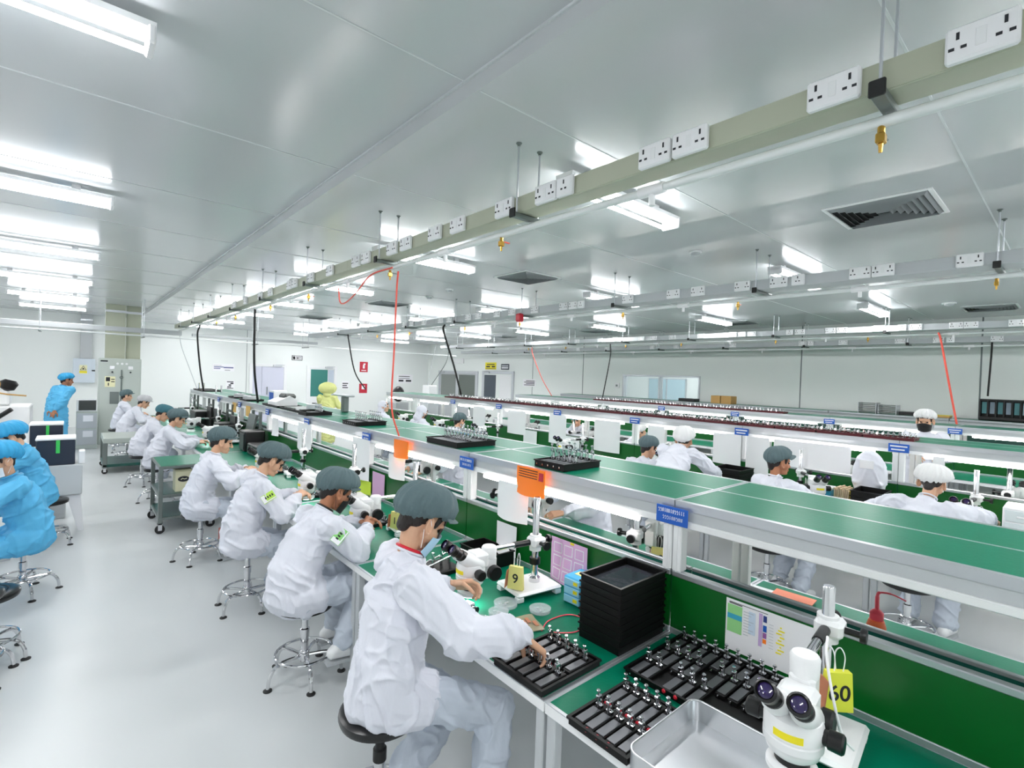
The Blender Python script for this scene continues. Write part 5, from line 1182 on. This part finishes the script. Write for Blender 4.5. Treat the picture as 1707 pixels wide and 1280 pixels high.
# window wall shelf
ZW = 1.5325
simple_box('cardboard_box', 'brown cardboard box on the window wall shelf, left one', 'box', 11.78, 12.08, 5.83, 6.06, ZW, 1.72, 'cardboard', None, 'cardboard boxes')
simple_box('cardboard_box', 'brown cardboard box on the window wall shelf, right one', 'box', 11.78, 12.08, 5.56, 5.81, ZW, 1.72, 'cardboard', None, 'cardboard boxes')
simple_box('black_box', 'flat black box on the window wall shelf below the service window', 'box', 11.8, 12.05, 6.5, 6.95, ZW, 1.61, 'black')
for k, (a, b_) in enumerate(((2.70, 2.99), (2.38, 2.66))):
    t = thing('wire_rack', 'silver slatted rack on the window wall shelf, %s one' % ('left', 'right')[k], 'rack', (11.8, a, ZW), 0, 'silver racks')
    h = .2 if k == 0 else .17
    for q in range(6): obj('slat', MB().box(0, .3, 0, b_-a, .02+h*q/6, .032+h*q/6, .002), 'steel', t)
    for yy in (0, b_-a): obj('end_frame', MB().box(0, .3, yy-.006, yy+.006, 0, h+.01, .002), 'alu', t)
simple_box('black_case', 'long flat black case on the window wall shelf beside the silver racks', 'case', 11.8, 12.1, 1.92, 2.34, ZW, 1.60, 'black')
simple_box('flat_carton', 'flat tan carton with yellow edge on the window wall shelf', 'carton', 11.8, 12.1, 1.6, 1.9, ZW, 1.575, 'cardboard', 'yellowb')
t = thing('card_rack', 'black rack holding pale blue cards at the far right of the window wall shelf', 'rack', (11.8, .52, ZW))
obj('frame', MB().box(0, .03, 0, .70, 0, .07, .004).box(0, .03, 0, .70, .34, .37, .004).box(0, .25, .0, .70, 0, .02).box(.2, .24, 0, .7, .02, .37), 'black', t)
for k in range(7):
    obj('divider', MB().box(0, .2, .68-.1*k, .70-.1*k, .07, .34), 'black', t)
    if k < 6: obj('card', MB().box(.08, .085, .61-.1*k, .67-.1*k, .12, .32), [mat('card_teal', (120, 190, 196), .5), mat('card_blue', (190, 208, 226), .5)][k % 2 if k else 0], t)
# ------------------------------------------------------------------ trolleys and bins in the left aisle
def caster(parent, x, y, r=.05):
    obj('wheel', MB().cyl((x, y-.016, r), (x, y+.016, r), r, n=20), 'rubber', parent)
    obj('fork', MB().box(x-.02, x+.02, y-.024, y-.018, r-.01, r*2+.02).box(x-.02, x+.02, y+.018, y+.024, r-.01, r*2+.02).box(x-.03, x+.03, y-.024, y+.024, r*2+.01, r*2+.02), 'chrome', parent)
t = thing('service_trolley', 'green topped steel trolley on castors beside the near desks', 'trolley', (.78, 7.16, 0), R_(0))
for z, m in ((.80, 'top_shelf'), (.46, 'middle_shelf'), (.19, 'bottom_shelf')):
    obj(m, MB().box(0, .56, 0, .82, z-.035, z, .006), 'steel', t); obj(m.replace('shelf', 'mat'), MB().box(.02, .54, .02, .80, z-.001, z+.003), 'mat_green' if z > .7 else 'part_dark', t)
for x in (.02, .54):
    for y in (.02, .80): obj('upright', MB().box(x-.022, x+.022, y-.022, y+.022, .12, .79, .004), 'steel', t); caster(t, x, y)
t = thing('waste_bin', 'cream bin with a black oval emblem inside the green topped trolley', 'bin', (1.04, 7.36, .464))
obj('tub', MB().prism([(-.085, -.1), (.085, -.1), (.085, .1), (-.085, .1)], 0, .24), 'cream', t)
e = MB(); pp = [(.06*math.cos(2*PI*i/28), .035*math.sin(2*PI*i/28)) for i in range(28)]
e.prism(pp, .1005, .1025, Matrix(((1, 0, 0, 0), (0, 0, -1, 0), (0, 1, 0, .15), (0, 0, 0, 1))))
obj('emblem', e, 'ink', t); obj('emblem_mark', MB().tube([(-.03, -.104, .145), (-.012, -.104, .158), (.008, -.104, .148), (.035, -.104, .155)], .005, 6), 'cream', t)
obj('lid', MB().box(-.09, .09, -.105, .105, .24, .27, .008), mat('cream_lid', (196, 194, 160), .5), t)
t = thing('platform_trolley', 'low grey steel trolley in front of the far end of the near row', 'trolley', (.42, 11.6, 0))
obj('top', MB().box(0, .95, 0, 1.05, .55, .64, .008), mat('pale_steel', (178, 186, 180), .4, .3), t)
obj('bottom_shelf', MB().box(0, .95, 0, 1.05, .12, .17, .006), 'part_dark', t)
for x in (.03, .92):
    for y in (.03, 1.02): obj('upright', MB().box(x-.035, x+.035, y-.03, y+.03, .1, .56, .006), 'steel', t); caster(t, x, y, .045)
simple_box('storage_box', 'dark grey green box on the floor under the fourth worker', 'box', 1.36, 1.62, 6.2, 6.55, 0, .22, mat('grey_green_box', (92, 104, 98), .5), None)
simple_box('storage_box', 'dull red box on the floor under the fourth worker', 'box', 1.28, 1.35, 6.2, 6.5, 0, .16, mat('dull_red', (170, 90, 80), .6))
# ------------------------------------------------------------------ left side
t = thing('plastic_stool', 'white plastic stool table under the grey crate', 'stool', (-.13, 8.05, 0))
obj('top', MB().box(-.22, .22, -.22, .22, .40, .44, .015), 'whitep', t)
for sx in (-1, 1):
    for sy in (-1, 1):
        b = MB().add([Vector((sx*a, sy*c, z)) for a, c, z in ((.215, .215, .41), (.10, .215, .41), (.10, .205, .39), (.2, .205, .0), (.25, .225, 0), (.215, .10, .41), (.205, .10, .39), (.225, .17, 0), (.19, .19, .39))], [(0, 1, 2, 3, 4), (0, 4, 7, 6, 5), (4, 3, 7), (1, 0, 5), (2, 1, 5, 6), (3, 2, 8), (8, 6, 7), (3, 8, 7), (2, 6, 8)])
        obj('leg', b, 'whitep', t)
t = thing('crate', 'grey plastic crate on the white stool at the left', 'crate', (-.10, 7.98, .4415))
obj('body', MB().box(-.2, .2, -.2, .25, 0, .36, .012), mat('grey_crate', (196, 200, 202), .45), t)
t = thing('equipment_case', 'dark slate case with green strap and pale lid on the grey crate', 'case', (-.15, 7.95, .8025), 0, 'dark cases with green straps')
obj('body', MB().box(-.16, .18, -.16, .2, 0, .29, .008), 'slate', t); obj('lid', MB().box(-.165, .185, -.165, .205, .29, .315, .006), 'white', t); obj('strap', MB().box(.01, .045, -.164, -.16, .14, .29), 'lgreen', t)
simple_box('white_device', 'small white device with black knob beside the slate case', 'device', .06, .12, 7.8, 8.0, .8025, .95, 'white')
t = thing('side_table', 'low grey cabinet behind the slate cases at the left', 'cabinet', (-.25, 8.75, 0))
obj('body', MB().box(-.25, .2, -.2, .3, .0, .93, .01), mat('grey_crate', (196, 200, 202), .45), t)
obj('door', MB().box(-.24, .19, -.208, -.2, .05, .9, .003), 'greyp', t)
t = thing('equipment_case', 'dark slate case with green strap behind the nearer case', 'case', (-.25, 8.75, .9305), 0, 'dark cases with green straps')
obj('body', MB().box(-.15, .16, -.15, .2, 0, .26, .008), 'slate', t); obj('lid', MB().box(-.155, .165, -.155, .205, .26, .285, .006), 'white', t); obj('strap', MB().box(.0, .03, -.154, -.15, .1, .26), 'lgreen', t)
t = thing('bonding_machine', 'white machine with dark lamp head and brown tube at the left edge', 'machine', (-.78, 10.2, 0))
obj('cabinet', MB().box(-.5, .32, -.3, .4, 0, 1.35, .015), 'white', t); obj('head', MB().box(-.4, .1, -.2, .3, 1.35, 1.55, .03), 'white', t)
obj('lamp_head', MB().lathe([(.02, 0), (.08, .03), (.1, .12), (.06, .16), (0, .16)], (.06, -.1, 1.56), 18, (.3, 0, 1)), 'black', t)
obj('eyepiece', MB().cyl((.0, -.38, 1.2), (.14, -.42, 1.32), .03, n=12), 'black', t)
obj('hose', MB().tube(smooth_pts([(-.05, -.2, 1.5), (.0, -.28, 1.68), (-.1, -.3, 1.76), (-.25, -.3, 1.7)]), .02, 8), 'cardboard', t)
obj('arm', MB().tube([(-.1, -.32, 1.56), (.1, -.32, 1.52), (.28, -.3, 1.5)], .012, 6), 'cardboard', t)
t = thing('work_table', 'white work table at the left edge beside the blue gowns', 'table', (-1.5, 6.4, 0))
obj('top', MB().box(-.6, .55, -2.2, 2.2, .72, .76, .006), 'white', t)
for x in (-.5, .45):
    for y in (-2.1, 2.1): obj('leg', MB().box(x-.025, x+.025, y-.025, y+.025, 0, .72), 'greyp', t)
stool(-.42, 4.72, .47, .5, 'empty black stool in front of the nearer blue gown')
stool(-.48, 4.46, .56, .1, 'empty black stool at the left edge closest to the camera')
# far wall cabinets
t = thing('electric_cabinet', 'tall grey electric cabinet with meters and a lock rod at the far wall', 'cabinet', (.46, 15.9, 0))
obj('body', MB().box(0, .84, 0, .6, 0, 2.13, .012), 'cabinet', t)
d = obj('door', MB().box(.02, .82, -.02, 0, .06, 2.08, .006), 'cabinet', t)
for k in range(3): obj('indicator', MB().cyl((.36+.09*k, -.02, 2.0), (.36+.09*k, -.035, 2.0), .026, n=14), 'white', d)
for x in (.26, .62): obj('meter', MB().box(x-.05, x+.05, -.035, -.02, 1.86, 1.94, .006), 'paper', d); obj('switch', MB().cyl((x, -.02, 1.79), (x, -.045, 1.79), .02, n=10).box(x-.004, x+.004, -.05, -.045, 1.77, 1.81), 'ink', d)
obj('lock_rod', MB().cyl((.44, -.04, .9), (.44, -.04, 1.85), .012, n=8).ring((.44, -.045, 1.66), .03, .008, (0, 1, 0)), 'steel', d)
obj('caution_label', MB().box(.12, .32, -.024, -.02, 1.42, 1.68).box(.14, .22, -.026, -.024, 1.56, 1.66, m=1).box(.24, .31, -.026, -.024, 1.6, 1.62, m=1).box(.24, .31, -.026, -.024, 1.54, 1.56, m=1).box(.18, .2, -.026, -.024, 1.45, 1.52, m=1), [mat('pale_yellow_label', (236, 232, 190), .6), 'ink'], d)
obj('vent_panel', MB().box(.22, .40, -.026, -.02, 1.0, 1.3), 'steel', d); obj('name_plate', MB().box(.03, .17, -.026, -.02, 2.04, 2.075), 'ink', d)
t = thing('electric_box', 'pale blue wall box with yellow warning triangle', 'box', (.0, 20.25, 1.38))
obj('body', MB().box(-.02, .5, 0, .25, 0, .74, .012), 'lblue', t); obj('latch', MB().box(.42, .5, -.012, 0, .36, .40), 'ink', t)
b = MB().box(.13, .31, -.006, 0, .28, .54).box(.13, .31, -.009, -.006, .30, .36, m=2)
b.tube([(.15, -.008, .39), (.29, -.008, .39), (.22, -.008, .52)], .009, 4, 1, True).box(.2, .24, -.01, -.006, .41, .45, m=1)
obj('warning_label', b, [mat('pale_yellow_label', (236, 232, 190), .6), 'ink', 'yellowb'], t)
for x0, x1, y, z0, lab in ((.14, .42, 20.3, 2.12, 'grey cable duct rising from the pale blue wall box'), (.58, .98, 16.15, 2.13, 'olive grey duct rising from the electric cabinet'), (1.0, 1.3, 16.25, 2.13, 'pale grey duct beside the olive one above the electric cabinet')):
    t = thing('cable_duct', lab, 'duct', (x0, y, z0), 0, 'vertical cable ducts')
    obj('duct', MB().box(0, x1-x0, 0, .15, 0, CEIL_L-z0, .004), 'trunk' if 'olive' in lab else 'greyp', t); obj('collar', MB().box(-.012, x1-x0+.012, -.012, .162, CEIL_L-z0-.2, CEIL_L-z0-.14, .003), 'alu', t)
t = thing('drawer_cabinet', 'grey cabinet with two papers and a dark screen behind the standing blue gown', 'cabinet', (.06, 15.2, 0))
obj('body', MB().box(0, .38, 0, .6, 0, .86, .01), 'cabinet', t)
for k in range(2): d = obj('drawer', MB().box(.01, .37, -.012, 0, .1+.38*k, .45+.38*k, .004), 'greyp', t); obj('paper', MB().box(.12, .3, -.014, -.012, .28+.36*k, .42+.36*k), 'paper', d)
t = thing('screen', 'dark screen in a pale frame on the grey cabinet', 'screen', (.02, 15.3, .8605))
obj('frame', MB().box(.04, .41, 0, .2, .0, .28, .008), 'white', t); obj('glass', MB().box(.08, .39, -.004, 0, .03, .26), 'dark', t)
# things beyond the second row seen over the shelves
for (x, y, l) in ((6.9, 12.75, 'dark round instrument on the far part of the second row'), (8.6, 13.85, 'pale instrument with screen beyond the second row')):
    t = thing('instrument', l, 'instrument', (x, y, 0)); obj('stand', MB().box(-.2, .2, -.25, .25, 0, 1.2, .01), 'greyp', t); obj('head', MB().ell((0, 0, 1.42), .16, .2, .22) if x < 8 else MB().box(-.15, .15, -.2, .2, 1.2, 1.65, .02), 'black' if x < 8 else 'white', t)

for k, (y, w, h, l) in enumerate(((7.6, .5, .16, 'black case on the near desk beside the trolley'), (8.15, .3, .3, 'dark upright case on the near desk past the trolley'), (9.95, .4, .25, 'dark case on the near desk between the bent teal cap and its neighbour'), (12.2, .6, .3, 'wide dark case on the near desk at the far end'))):
    t = thing('instrument_case', l, 'case', (2.02, y, .7805), 0)
    obj('body', MB().box(-.14, .14, -w/2, w/2, 0, h, .015), 'black', t); obj('front', MB().box(-.148, -.14, -w/2+.03, w/2-.03, .03, h-.04, .004), mat('dark_grey_case', (60, 62, 66), .4), t)
for k, y in enumerate((8.4, 10.2, 11.9, 13.6)):
    t = thing('divider_frame', 'grey steel divider frame under the near shelf, %s past the trolley' % nth(k), 'frame', (2.19, y, .7805), 0, 'divider frames')
    obj('post', MB().box(-.02, .02, -.02, .02, 0, .55, .003), 'steel', t); obj('post', MB().box(-.02, .02, .4, .44, 0, .55, .003), 'steel', t); obj('crossbar', MB().box(-.015, .015, .02, .4, .4, .44, .003), 'steel', t)
